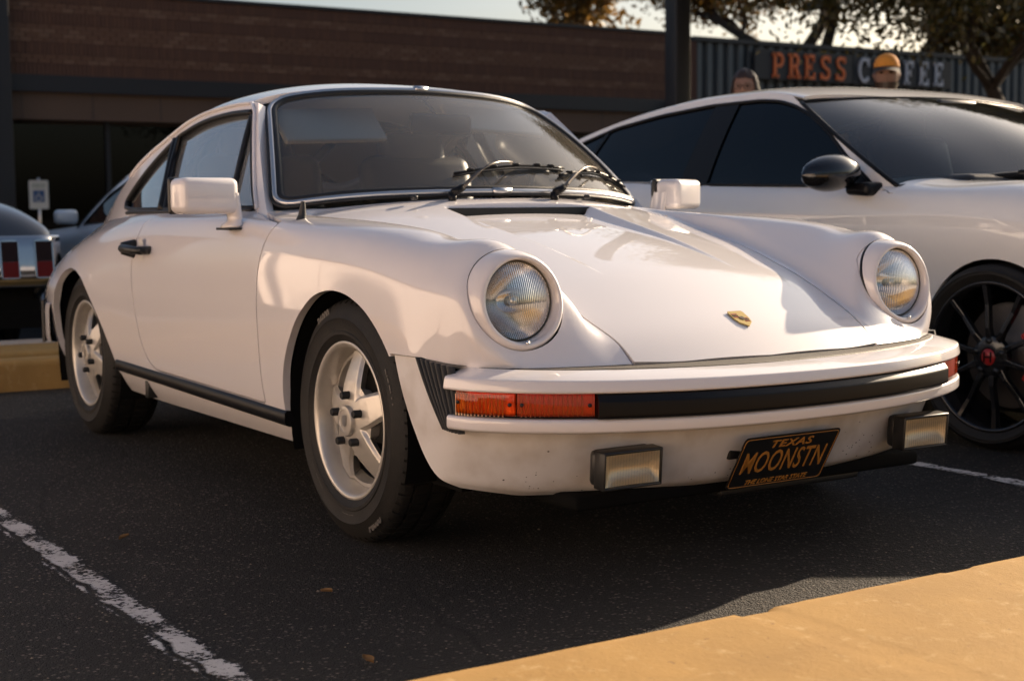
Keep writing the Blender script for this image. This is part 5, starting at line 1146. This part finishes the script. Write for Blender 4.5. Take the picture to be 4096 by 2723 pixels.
kerb('planting_strip', -3.991, -4.26, -14, 12, .115, mat('brown_dirt', (.05, .033, .02), .95, bump=(40, .6)), 'dark dirt strip along the median kerb')
kerb('median_slab', -4.262, -4.72, -14, 12, .152, YEL, 'yellowish concrete slab of the median')
kerb('median_strip', -4.80, -4.90, -14, 12, .13, YEL, 'thin concrete strip of the median')
kerb('median_strip', -4.98, -5.05, -14, 12, .15, CONC, 'far concrete edge of the median')

# ---- brick storefront
brickB = empty('storefront_building', 'brick storefront with dark patterned fascia and shaded glass front', 'building', (-22, 0, 0))
BRK = [mat('brick_%s' % c, col, .85, bump=(40, .2)) for c, col, col2 in (('a', (.145, .072, .044), 0), ('b', (.165, .085, .052), 0), ('c', (.125, .062, .040), 0), ('pale', (.21, .118, .075), 0))]
MORT = mat('mortar', (.05, .036, .03), .9); DKM = mat('dark_metal', (.022, .023, .026), .5); BEIGE = mat('beige_soffit_board', (.14, .085, .055), .7, bump=(8, .1), var=(.8, .5, (.12, .072, .047)))
Y0b, Y1b = -8.0, 18.05
MB().box(-.30, -.03, Y0b, Y1b, 3.22, 4.60).build('fascia_core', MORT, brickB, smooth=False)
MB().box(-.34, .05, Y0b, Y1b, 4.60, 4.66).build('coping', DKM, brickB, smooth=False)
MB().box(-.6, .04, Y0b, Y1b, 2.92, 3.20).build('dark_beam', DKM, brickB, smooth=False)
MB().box(-.6, -.06, Y0b, Y1b, 2.46, 2.918).build('sign_band', BEIGE, brickB, smooth=False)
MB().box(-14, -.35, Y0b, Y1b, 0, 4.55).build('rear_block', MORT, brickB, smooth=False)
for k in range(int((Y1b - Y0b) / 1.2)):   # board joints
    y = Y0b + 1.2 * k; MB().box(-.062, -.057, y, y + .012, 2.47, 2.91).build('board_joint', DKM, brickB, smooth=False)
def brick_mesh(sy, sz):
    mb = MB().box(-.03, .012, -sy / 2, sy / 2, -sz / 2, sz / 2, .003); me = bpy.data.meshes.new('brick'); me.from_pydata(mb.V, [], mb.F); return me
rg = random.Random(11); rest = {0: MB(), 1: MB(), 2: MB(), 3: MB()}; singles = 0; MEs = {}
z = 4.595; rows = []
for kind, cnt in (('S', 1), ('T', 2), ('S', 1), ('T', 4), ('S', 1), ('T', 2), ('S', 1)):
    for q in range(cnt): h = .193 if kind == 'S' else .066; rows.append((kind, z - h / 2, h)); z -= h + .009
for ri, (kind, zc_, h) in enumerate(rows):
    w = .0605 if kind == 'S' else .196; pit = w + .009; y = Y0b + (pit / 2 if ri % 2 else 0)
    while y + w < Y1b:
        yc = y + w / 2; mi = rg.choice((2, 2, 2, 0)) if kind == 'S' else rg.choice((1, 1, 1, 3)); dx = rg.uniform(-.003, .003) + (.004 if kind == 'T' else 0)
        if kind == 'S' and ri in (0, 3) and 4.2 < yc and singles < 300:
            key = (kind, mi)
            if key not in MEs: MEs[key] = brick_mesh(w, h); MEs[key].materials.append(BRK[mi])
            o = bpy.data.objects.new('brick', MEs[key]); o.location = (dx, yc, zc_); link(o, brickB); singles += 1
        else: rest[mi].box(-.03 + dx, .012 + dx, y, y + w, zc_ - h / 2, zc_ + h / 2)
        y += pit
for mi, mb in rest.items():
    o = mb.build('bricks', BRK[mi], brickB, smooth=False); o['kind'] = 'stuff'
SHOP = glass_mat('shop_glass', (.34, .31, .27), .8); INT = mat('shop_interior', (.03, .024, .018), .9)
y = Y0b
while y < Y1b - 1:
    pw = min(1.93, Y1b - y)
    MB().box(-.335, -.325, y + .04, y + pw - .04, .35, 2.40).build('shop_window', SHOP, brickB, smooth=False)
    MB().box(-.36, -.26, y - .035, y + .035, 0, 2.46).build('window_mullion', DKM, brickB, smooth=False)
    MB().box(-.36, -.24, y + .036, y + pw - .036, 0, .34).build('window_sill', DKM, brickB, smooth=False)
    y += pw
for yy in (3.55, 11.0, 18.02):
    MB().box(-.35, .35, yy - .20, yy + .20, 0, 4.55 if yy < 5 else 3.21, .01).build('column', DKM, brickB, smooth=False)
BULB = mat('warm_bulb', (1, .7, .35), .5, emit=((1.0, .55, .22), 1.6))
for yy, zz_ in ():
    MB().grid(lathe([(.001, .07), (.05, .05), (.06, 0), (.04, -.05), (.001, -.06)], 16, 'z', (-.22, yy, zz_)), wrapu=True).build('pendant_bulb', BULB, brickB)
# ---- metal clad coffee shop
shop = empty('coffee_shop', 'grey ribbed metal coffee shop behind the white hatchback', 'building', (-22, 18.4, 0))
PAN = mat('grey_metal_panel', (.105, .12, .125), .5, metal=.2, var=(3, .4, (.085, .10, .105))); GROOVE = mat('panel_groove', (.028, .032, .036), .6)
MB().box(-10, -.06, .1, 14, 0, 4.50).build('shop_wall', GROOVE, shop, smooth=False); MB().box(-.3, .06, 0, 14, 4.50, 4.60).build('parapet_cap', DKM, shop, smooth=False)
for k in range(46):
    y = .12 + k * .30; MB().add([(-.06, y, 0), (0, y + .025, 0), (0, y + .145, 0), (-.06, y + .17, 0), (-.06, y, 4.49), (0, y + .025, 4.49), (0, y + .145, 4.49), (-.06, y + .17, 4.49)], [(0, 1, 5, 4), (1, 2, 6, 5), (2, 3, 7, 6), (4, 5, 6, 7)]).build('metal_panel', PAN, shop, smooth=False)
MB().box(-.3, .03, -.12, .10, 0, 4.50).build('corner_post', mat('corner_brick', (.10, .045, .03), .85, bump=(20, .3)), shop, smooth=False)
# sign lettering, slab serif, built of strokes (x right = +y, y up)
def glyph(ch):
    mb = MB(); T = .145; s = .07
    def bar(x0, x1, y0, y1): mb.box(0, .05, x0, x1, y0, y1)
    def arc(cx, cy, rx, ry, a0, a1, n=18, t=T):
        G = []
        for a in np.linspace(rad(a0), rad(a1), n): G.append([(xx, cx + (rx - dd) * math.cos(a), cy + (ry - dd) * math.sin(a)) for dd, xx in ((0, 0), (0, .05), (t, .05), (t, 0))])
        mb.grid(np.array(G), wrapv=True)
    if ch == 'P': bar(.08, .08 + T, 0, 1); bar(0, .38, 0, .12); bar(0, .20, .88, 1); bar(.2, .42, .88, .9995); bar(.2, .42, .42, .54); arc(.42, .71, .27, .29, -90, 90, t=.13)
    if ch == 'R': bar(.08, .08 + T, 0, 1); bar(0, .33, 0, .12); bar(0, .20, .88, 1); bar(.2, .40, .88, .9995); bar(.2, .40, .44, .56); arc(.40, .72, .26, .28, -90, 90, t=.13); mb.add([(xx, y_, z_) for xx in (0, .05) for y_, z_ in ((.36, .48), (.52, .48), (.72, .06), (.55, .06))], [(4, 5, 6, 7), (0, 1, 5, 4), (1, 2, 6, 5), (2, 3, 7, 6), (3, 0, 4, 7)]); bar(.50, .78, 0, .12)
    if ch in 'EF':
        bar(.08, .08 + T, 0, 1); bar(0, .62, .88, 1); bar(.2, .48, .44, .56); bar(.40, .48, .36, .64); bar(.54, .62, .72, .881)
        if ch == 'E': bar(0, .66, 0, .12); bar(.58, .66, .119, .28)
        else: bar(0, .36, 0, .12)
    if ch == 'S': arc(.34, .73, .28, .27, 20, 270, t=.13); arc(.34, .27, .30, .27, -160, 90, t=.13); bar(.55, .64, .72, .98); bar(.02, .11, .02, .28)
    if ch == 'C': arc(.42, .5, .40, .52, 40, 320, 30, .13); bar(.66, .75, .66, 1)
    if ch == 'O': arc(.42, .5, .40, .52, 0, 360, 36, .13)
    return mb
ORANGE = mat('orange_sign_letter', (1.0, .23, .06), .5); LWHITE = mat('white_sign_letter', (.72, .70, .72), .5); LEDGE = mat('sign_back', (.012, .013, .018), .5)
signo = empty('shop_sign', 'shop sign with orange slab serif word and pale second word on grey metal wall', 'sign', (-21.9, 20.45, 3.78))
MB().box(-.02, .06, -.38, 2.66, -.04, .62).build('sign_backing', LEDGE, signo, smooth=False)
def put_word(word, y0, adv, m, z0=0.0, sc=(.47, .56), mi=None):
    for k, ch in enumerate(word):
        mb = glyph(ch); mb.V = [(v[0] * .8 + .065, y0 + k * adv + v[1] * sc[0], z0 + v[2] * sc[1]) for v in mb.V]; mb.build('sign_letter', m, signo, smooth=False)
put_word('PRESS', .13, .49, ORANGE)
MB().box(-.02, .05, 2.70, 6.05, -.05, .60).build('sign_backing', LEDGE, signo, smooth=False)
put_word('COFFEE', 2.82, .515, LWHITE)

# ---- lamp post, accessible parking sign
post = empty('steel_post', 'dark square steel post in front of the brick storefront', 'post', (-12.53, 10.38, 0))
MB().box(-.125, .125, -.125, .125, .02, 9.0, .01).build('post_shaft', DKM, post); MB().box(-.22, .22, -.22, .22, 0, .02).build('base_plate', DKM, post, smooth=False)
for a in (-.17, .17):
    for b in (-.17, .17): MB().tube([(a, b, .018), (a, b, .05)], .015, 8).build('anchor_bolt', ALU, post)
adas = empty('parking_sign', 'white accessible parking sign with blue wheelchair symbol on thin grey post', 'sign', (-20.9, 3.93, 0), rad(-18))
WHS = mat('white_sign_face', (.62, .62, .56), .5); GRN = mat('green_print', (.05, .18, .09), .5); BLU = mat('blue_print', (.02, .08, .22), .5)
MB().tube([(-.03, 0, 0), (-.03, 0, 1.45)], .022, 8).build('sign_post', ALU, adas)
sf = MB().add(*plate_from([tuple(p) for p in rounded([(-.15, -.23), (.15, -.23), (.15, .23), (-.15, .23)], .02, 4)], 0, .004, Matrix(((0, 0, 1, 0), (1, 0, 0, 0), (0, 1, 0, 1.18), (0, 0, 0, 1))))).build('sign_face', WHS, adas, smooth=False)
for zc_, txt in ((1.34, 'RESERVED'), (1.30, 'PARKING')):
    V, F = text_mesh(txt, .048, .0005); MB().add([(.006, v[0], zc_ + v[1]) for v in V], F).build('sign_print', GRN, sf, smooth=False)
MB().box(.0041, .006, -.09, .09, 1.06, 1.25).build('symbol_field', BLU, sf, smooth=False)
sy_ = MB(); sy_.tube([(.008, 0, 1.225), (.0085, 0, 1.227)], .014, 10); sy_.tube([(.008, 0, 1.21), (.008, .005, 1.155), (.008, .045, 1.15), (.008, .06, 1.09)], .009, 6); sy_.tube([(.008, .045 * math.cos(t) - .005, 1.125 + .045 * math.sin(t)) for t in np.linspace(1.9, 6.0, 18)], .007, 6); sy_.build('wheelchair_symbol', WHS, sf)
# ---------------------------------------------------------------- trees
BARK = mat('bark', (.055, .040, .030), .9, bump=(25, .5))
def leaf_mat(name, c1, c2):
    m = bpy.data.materials.new(name); m.use_nodes = True; nt = m.node_tree; N = nt.nodes.new; L = nt.links.new
    nt.nodes.remove(nt.nodes['Principled BSDF']); out = nt.nodes['Material Output']
    gi = N('ShaderNodeNewGeometry'); rp = N('ShaderNodeValToRGB'); rp.color_ramp.elements[0].color = (*c1, 1); rp.color_ramp.elements[1].color = (*c2, 1); L(gi.outputs['Random Per Island'], rp.inputs[0])
    a = N('ShaderNodeBsdfDiffuse'); b = N('ShaderNodeBsdfTranslucent'); g_ = N('ShaderNodeBsdfGlossy'); g_.inputs['Roughness'].default_value = .4
    L(rp.outputs[0], a.inputs[0]); L(rp.outputs[0], b.inputs[0]); m1 = N('ShaderNodeMixShader'); m1.inputs[0].default_value = .45; L(a.outputs[0], m1.inputs[1]); L(b.outputs[0], m1.inputs[2])
    m2 = N('ShaderNodeMixShader'); m2.inputs[0].default_value = .08; L(m1.outputs[0], m2.inputs[1]); L(g_.outputs[0], m2.inputs[2]); L(m2.outputs[0], out.inputs[0]); return m
LEAF_G = leaf_mat('oak_leaf', (.035, .045, .012), (.16, .12, .025)); LEAF_A = leaf_mat('backlit_leaf', (.10, .07, .015), (.36, .19, .03))  # golden ramp ends put sun backlight into the leaf colour
def tree(name, label, base, height, spread, seed, nleaf, leafm, leaf=.07, lean=(0, 0), trunk_r=.22, first=.35, density_r=.75, group=None):
    rg = random.Random(seed); nr = np.random.RandomState(seed)
    root = empty(name, label, 'tree', base, 0, group); br = MB(); tips = []
    def grow(p, dirv, L, r_, depth):
        n = 5; pts = [p]; rs = [r_]; dv = dirv.copy()
        for k in range(n):
            dv = (dv + Vector((rg.uniform(-.22, .22), rg.uniform(-.22, .22), rg.uniform(-.06, .16)))).normalized(); pts.append(pts[-1] + dv * L / n); rs.append(r_ * (1 - .45 * (k + 1) / n))
        br.tube(pts, rs, 7 if depth < 2 else 5, caps=False)
        if depth >= 2: tips.extend(pts[2:])
        if depth < 4:
            for c in range(rg.choice((2, 3, 3)) if depth else 4):
                i = rg.choice((3, 4, 5)) if depth else rg.choice((4, 5)); a = rg.uniform(0, 2 * math.pi); out = Vector((math.cos(a), math.sin(a), rg.uniform(.0, .7))).normalized()
                nd = (dv * .55 + out * .75).normalized(); grow(pts[i], nd, L * rg.uniform(.58, .78), rs[i] * .68, depth + 1)
    grow(Vector((0, 0, 0)), Vector((lean[0], lean[1], 1)).normalized(), height * first, trunk_r, 0)
    V0 = np.array(br.V); k = height / max(V0[:, 2].max(), .1); kx = spread / max(np.abs(V0[:, :2]).max(), .1)
    sc = np.array([kx, kx, k]); br.V = [tuple(v) for v in V0 * sc]
    br.build('trunk', BARK, root)
    T = np.array([t[:] for t in tips]) * sc; c = T[nr.randint(0, len(T), nleaf)] + nr.normal(0, density_r * .45, (nleaf, 3)) * [1, 1, .8]
    a = nr.normal(size=(nleaf, 3)); a /= np.linalg.norm(a, axis=1, keepdims=True); b = np.cross(a, nr.normal(size=(nleaf, 3))); b /= np.linalg.norm(b, axis=1, keepdims=True)
    s = (leaf * nr.uniform(.6, 1.3, nleaf))[:, None]
    V = np.stack([c - a * s, c + b * s * .5, c + a * s, c - b * s * .5], 1).reshape(-1, 3)
    me = bpy.data.meshes.new('crown'); me.vertices.add(len(V)); me.vertices.foreach_set('co', V.ravel()); me.loops.add(nleaf * 4); me.loops.foreach_set('vertex_index', np.arange(nleaf * 4)); me.polygons.add(nleaf); me.polygons.foreach_set('loop_start', np.arange(nleaf) * 4); me.polygons.foreach_set('loop_total', np.full(nleaf, 4)); me.update(); me.validate()
    me.materials.append(leafm); link(bpy.data.objects.new('crown', me), root); return root
tree('oak_tree', 'dense evergreen oak overhanging the pale end of the shop sign', (-10.6, 15.3, 0), 7.0, 5.2, 21, 360000, LEAF_G, .05, (.0, -.05), .045, .2, 1.2)
tree('oak_tree', 'spreading tree with bare forked limbs rising behind the coffee shop', (-29, 26.0, 0), 11.5, 7.5, 5, 60000, LEAF_A, .10, (0, 0), .42, .42, .8)
tree('oak_tree', 'tree with golden backlit-toned leaves behind the coffee shop roof', (-28, 32.5, 0), 11.5, 8.0, 9, 120000, LEAF_A, .09, (0, 0), .4, .3, 1.0)
tree('oak_tree', 'dark evergreen tree filling the sky past the end of the coffee shop', (-25, 38, 0), 12, 7.5, 17, 120000, LEAF_G, .10, (0, 0), .35, .2, 1.3)
tree('oak_tree', 'thin crowned tree showing over the brick storefront roof', (-35.4, 26.3, 0), 10.0, 4.0, 14, 3500, LEAF_A, .14, (0, 0), .3, .4, .7)

# ---------------------------------------------------------------- people behind the hatchback
SKIN = mat('skin', (.24, .13, .09), .6); HAIRD = mat('dark_hair', (.035, .018, .010), .45); CAPM = mat('orange_cap_cloth', (.62, .24, .03), .8); CAPD = mat('cap_dark', (.03, .02, .015), .8)
SHIRT1 = mat('dark_jacket', (.02, .022, .027), .8); SHIRT2 = mat('grey_top', (.10, .09, .10), .8); JEANS = mat('jeans', (.03, .04, .06), .85); EYE = mat('eye_dark', (.01, .008, .006), .2)
def person(label, loc, rz, h, shirt, female):
    root = empty('person', label, 'person', loc, rz)        # local: faces +x
    k = h / 1.78; J = [((0, 0, .95), .15), ((0, 0, 1.12), .14), ((0, 0, 1.30), .155), ((0, 0, 1.45), .12), ((0, 0, 1.52), .058), ((.01, 0, 1.60), .055)]
    E = [(0, 1), (1, 2), (2, 3), (3, 4), (4, 5)]; sw = .175 if female else .205
    for sg in (-1, 1):
        b = len(J); J += [((0, sg * sw, 1.44), .062), ((-.02, sg * (sw + .05), 1.16), .047), ((.06, sg * (sw + .06), .92), .036), ((.08, sg * (sw + .05), .83), .030)]; E += [(3, b), (b, b + 1), (b + 1, b + 2), (b + 2, b + 3)]
        b = len(J); J += [((0, sg * .095, .88), .098), ((.02, sg * .11, .50), .062), ((0, sg * .115, .10), .045), ((.10, sg * .125, .04), .040)]; E += [(0, b), (b, b + 1), (b + 1, b + 2), (b + 2, b + 3)]
        for f in range(5):   # fingers
            hb = b - 1; o = (f - 1.5) * .018 if f < 4 else 0; c = len(J)
            if f < 4: J += [((.085 + o, sg * (sw + .05), .795), .010), ((.095 + o, sg * (sw + .042), .745 - .006 * (1.5 - abs(f - 1.5))), .008)]
            else: J += [((.125, sg * (sw + .04), .82), .011), ((.145, sg * (sw + .03), .785), .009)]
            E += [(hb, c), (c, c + 1)]
    me = bpy.data.meshes.new('body'); me.from_pydata([(np.array(p) * k).tolist() for p, _ in J], E, []); o = bpy.data.objects.new('body', me); COL.objects.link(o)
    o.modifiers.new('skin', 'SKIN'); sb = o.modifiers.new('sub', 'SUBSURF'); sb.levels = 2; sb.render_levels = 2
    for i, (_, r_) in enumerate(J): me.skin_vertices[0].data[i].radius = (r_ * k, r_ * k * (1.25 if i < 4 else 1)); me.skin_vertices[0].data[i].use_root = (i == 0)
    bpy.context.view_layer.update(); m2 = bpy.data.meshes.new_from_object(o.evaluated_get(bpy.context.evaluated_depsgraph_get())); bpy.data.objects.remove(o)
    bm = bmesh.new(); bm.from_mesh(m2)
    # head: ellipsoid with brow, nose, chin, ears
    n, m_ = 40, 28; vs_ = []; HC = np.array([.025, 0, 1.675])
    for i in range(m_ + 1):
        ph = math.pi * i / m_ - math.pi / 2
        for j in range(n):
            t = 2 * math.pi * j / n; x, y, z_ = math.cos(ph) * math.cos(t), math.cos(ph) * math.sin(t), math.sin(ph); front = max(0, x)
            rx, ry, rz_ = .098, .076, .120
            jaw = 1 - .22 * max(0, -z_ - .25); X, Y, Z = x * rx, y * ry * jaw, z_ * rz_
            X += .022 * math.exp(-((Y / .014)**2) - ((Z + .012) / .022)**2) * (x > 0) + .008 * math.exp(-((Z - .03) / .012)**2) * front - .012 * (math.exp(-(((abs(Y) - .030) / .014)**2) - ((Z - .010) / .012)**2)) * (x > 0)
            X += .007 * math.exp(-((Y / .025)**2) - ((Z + .055) / .010)**2) * (x > 0) + .010 * math.exp(-((Y / .03)**2) - ((Z + .10) / .02)**2) * (x > 0)
            Y += .016 * np.sign(y) * math.exp(-((x + .05) / .18)**2 - ((z_ - .02) / .22)**2)
            vs_.append(bm.verts.new(((HC + [X, Y, Z]) * k).tolist()))
    for i in range(m_):
        for j in range(n):
            try: bm.faces.new((vs_[i * n + j], vs_[i * n + (j + 1) % n], vs_[(i + 1) * n + (j + 1) % n], vs_[(i + 1) * n + j]))
            except ValueError: pass
    bmesh.ops.remove_doubles(bm, verts=bm.verts, dist=.0005); bmesh.ops.recalc_face_normals(bm, faces=bm.faces)
    for f in bm.faces:
        c = f.calc_center_median() / k; f.smooth = True
        f.material_index = 0 if (c.z > 1.50 or (c.z < .86 and abs(c.y) > sw)) else (1 if c.z > .94 else 2)
    me = bpy.data.meshes.new('body'); bm.to_mesh(me); bm.free()
    for mm in (SKIN, shirt, JEANS): me.materials.append(mm)
    link(bpy.data.objects.new('body', me), root)
    def cap_surface(fn, name, mm, nn=(22, 36)):
        G = np.zeros((nn[0], nn[1], 3))
        for i in range(nn[0]):
            for j in range(nn[1]): G[i, j] = (HC + fn(i / (nn[0] - 1), 2 * math.pi * j / nn[1])) * k
        return MB().grid(G, wrapv=True).build(name, mm, root)
    for sg in (-1, 1): cap_surface(lambda s, t, sg=sg: np.array([.093 + .006 * math.cos(math.pi / 2 * s), sg * .031 + .013 * s * math.cos(t), .010 + .006 * s * math.sin(t)]), 'eye', EYE, (5, 12))
    if female:
        def hair(s, t):
            c = math.cos(t); q = min(1, max(0, (c - .30) / .35)); q = q * q * (3 - 2 * q); zb = -.30 * (1 - q) + .062 * q; z_ = .138 - (.138 - zb) * s
            R_ = math.sqrt(max(0, 1 - (max(z_, 0) / .138)**2)) * (1 - .05 * min(0, z_) / .3)
            return np.array([-.012 + .108 * R_ * c, .096 * R_ * math.sin(t) * (1.06 if z_ < 0 else 1), z_ + .004 * math.sin(9 * t)])
        cap_surface(hair, 'hair', HAIRD)
        gl = MB()
        for sg in (-1, 1): gl.tube([((HC + [.108, sg * .033 + .026 * math.cos(t), .008 + .02 * math.sin(t)]) * k).tolist() for t in np.linspace(0, 2 * math.pi, 16)], .002, 5)
        gl.tube([((HC + [.11, -.008, .012]) * k).tolist(), ((HC + [.11, .008, .012]) * k).tolist()], .002, 5); gl.build('glasses', EYE, root)
    else:
        cap_surface(lambda s, t: np.array([-.006 + .108 * math.cos(t) * math.cos(math.pi / 2 * (1 - s))**.8, .084 * math.sin(t) * math.cos(math.pi / 2 * (1 - s))**.8, .050 + .092 * math.sin(math.pi / 2 * (1 - s))]), 'cap_crown', CAPM)
        G = np.zeros((10, 24, 3))
        for i in range(10):
            for j in range(24): a = rad(-75 + 150 * j / 23); rr = .10 + .08 * i / 9 * max(math.cos(a), 0)**.5; G[i, j] = (HC + [rr * math.cos(a), .088 * math.sin(a) * (1 + .06 * i / 9), .052 - .030 * (i / 9) - .016 * math.sin(a)**2]) * k
        MB().grid(G).build('cap_brim', CAPD, root)
        cap_surface(lambda s, t: np.array([.005 + .100 * math.cos(t) * (1 - .12 * s), .079 * math.sin(t) * (1 - .25 * s), -.052 - .066 * s]) if math.cos(t) > -.2 else np.array([0.0, .05 * math.sin(t), -.07 - .02 * s]), 'beard', HAIRD)
        cap_surface(lambda s, t: np.array([-.02 + .094 * math.cos(t), .0825 * math.sin(t), .05 - .06 * s]) if math.cos(t) < .35 else np.array([.02, .07 * math.sin(t), .05 - .03 * s]), 'hair', HAIRD)
    return root
person('woman with long dark hair and glasses standing behind the white hatchback', (-4.02, 4.10, 0), rad(-50), 1.72, SHIRT2, True)
person('bearded man in an orange cap and dark jacket standing behind the white hatchback', (-3.82, 5.19, 0), rad(-48), 1.84, SHIRT1, False)

# ---------------------------------------------------------------- unseen surroundings: wall and stucco block added to bounce sun onto the shaded flank
STUCCO = mat('warm_stucco', (.60, .50, .46), .9, bump=(30, .2), var=(.6, .5, (.54, .45, .41))); ROOFM = mat('brown_roof', (.12, .075, .05), .9)
rowb = empty('stucco_bounce_building', 'long low stucco building added out of view across the lot to bounce warm light', 'building', (0, -12.5, 0))  # unseen building, placed and toned to return warm light to the car
MB().box(-26, 16, -8, 0, 0, 4.4).build('wall', STUCCO, rowb, smooth=False); MB().box(-26.4, 16.4, -8.4, .12, 4.402, 4.7).build('roof', ROOFM, rowb, smooth=False)
for k in range(10): MB().box(-24 + k * 4, -22.2 + k * 4, .002, .06, .9, 2.4).build('window', TINTGLASS, rowb, smooth=False)
WHW = mat('bounce_wall_white', (.88, .78, .74), .85, bump=(25, .15), var=(1.2, .5, (.82, .71, .66)))
lw = empty('bounce_wall', 'low pale wall added out of view to bounce sun onto the shaded doors', 'wall', (0, -4.5, 0))  # unseen wall, added to throw sunlight back onto the shaded side
for k in range(9):
    MB().box(-9.5 + k * 1.5, -8.02 + k * 1.5, -.20, 0, 0, 1.72, .01).build('bounce_wall_panel', WHW, lw, smooth=False)
MB().box(-9.55, 4.03, -.25, .05, 1.722, 1.80, .01).build('coping', WHW, lw, smooth=False)
for k, (x, hh, s) in enumerate(((-19, 7, 31), (-10, 8, 32), (1, 7.5, 33), (11, 8, 34))): tree('street_tree', ('tall street tree behind the left end of the stucco building', 'round street tree behind the stucco building roof', 'leaning street tree behind the middle stucco windows', 'broad street tree behind the right stucco corner')[k], (x, -23, 0), hh, 3.2, s, 7000, LEAF_G, .16, (0, 0), .2, .35, .9, 'street trees across the lot')

# ---------------------------------------------------------------- loose grit and a few dry leaves on the asphalt
rg = random.Random(77); gm = MB()
for k in range(900):
    x, y = (rg.uniform(-1.2, 1.45), rg.uniform(-2.0, .9)) if k % 3 else (rg.uniform(1.15, 1.455), rg.uniform(-2.0, .6)); s_ = rg.uniform(.0012, .0038) * (1.6 if rg.random() < .05 else 1)
    q = [rg.uniform(.6, 1.2) for _ in range(6)]
    gm.add([(x + s_ * q[0], y, s_ * .5), (x - s_ * q[1], y, s_ * .5), (x, y + s_ * q[2], s_ * .5), (x, y - s_ * q[3], s_ * .5), (x, y, s_ * q[4]), (x, y, 0)], [(0, 2, 4), (2, 1, 4), (1, 3, 4), (3, 0, 4)])
o = gm.build('grit', mat('pale_grit', (.32, .26, .19), .9), None, smooth=False); tag(o, 'loose pale grit scattered over the asphalt by the kerb', None, kind='stuff')
DRY = mat('dry_leaf', (.22, .12, .04), .8)
for k, (x, y, a) in enumerate(((.45, -1.05, .4), (-.35, -1.25, 2.0), (.95, -1.2, 3.3))):
    G = np.array([[(math.cos(a) * (u - .5) * .035 - math.sin(a) * v * .011 * math.sin(math.pi * u), math.sin(a) * (u - .5) * .035 + math.cos(a) * v * .011 * math.sin(math.pi * u), .004 + .006 * v * v + .004 * u) for v in (-1, -.5, 0, .5, 1)] for u in np.linspace(0, 1, 9)])
    tag(MB().grid(G).build('dry_leaf', DRY, None, loc=(x, y, .001)), ('curled brown leaf on the asphalt in front of the near wheel', 'small brown leaf on the asphalt beside the near sill', 'brown leaf on the asphalt close to the kerb')[k], 'leaf')
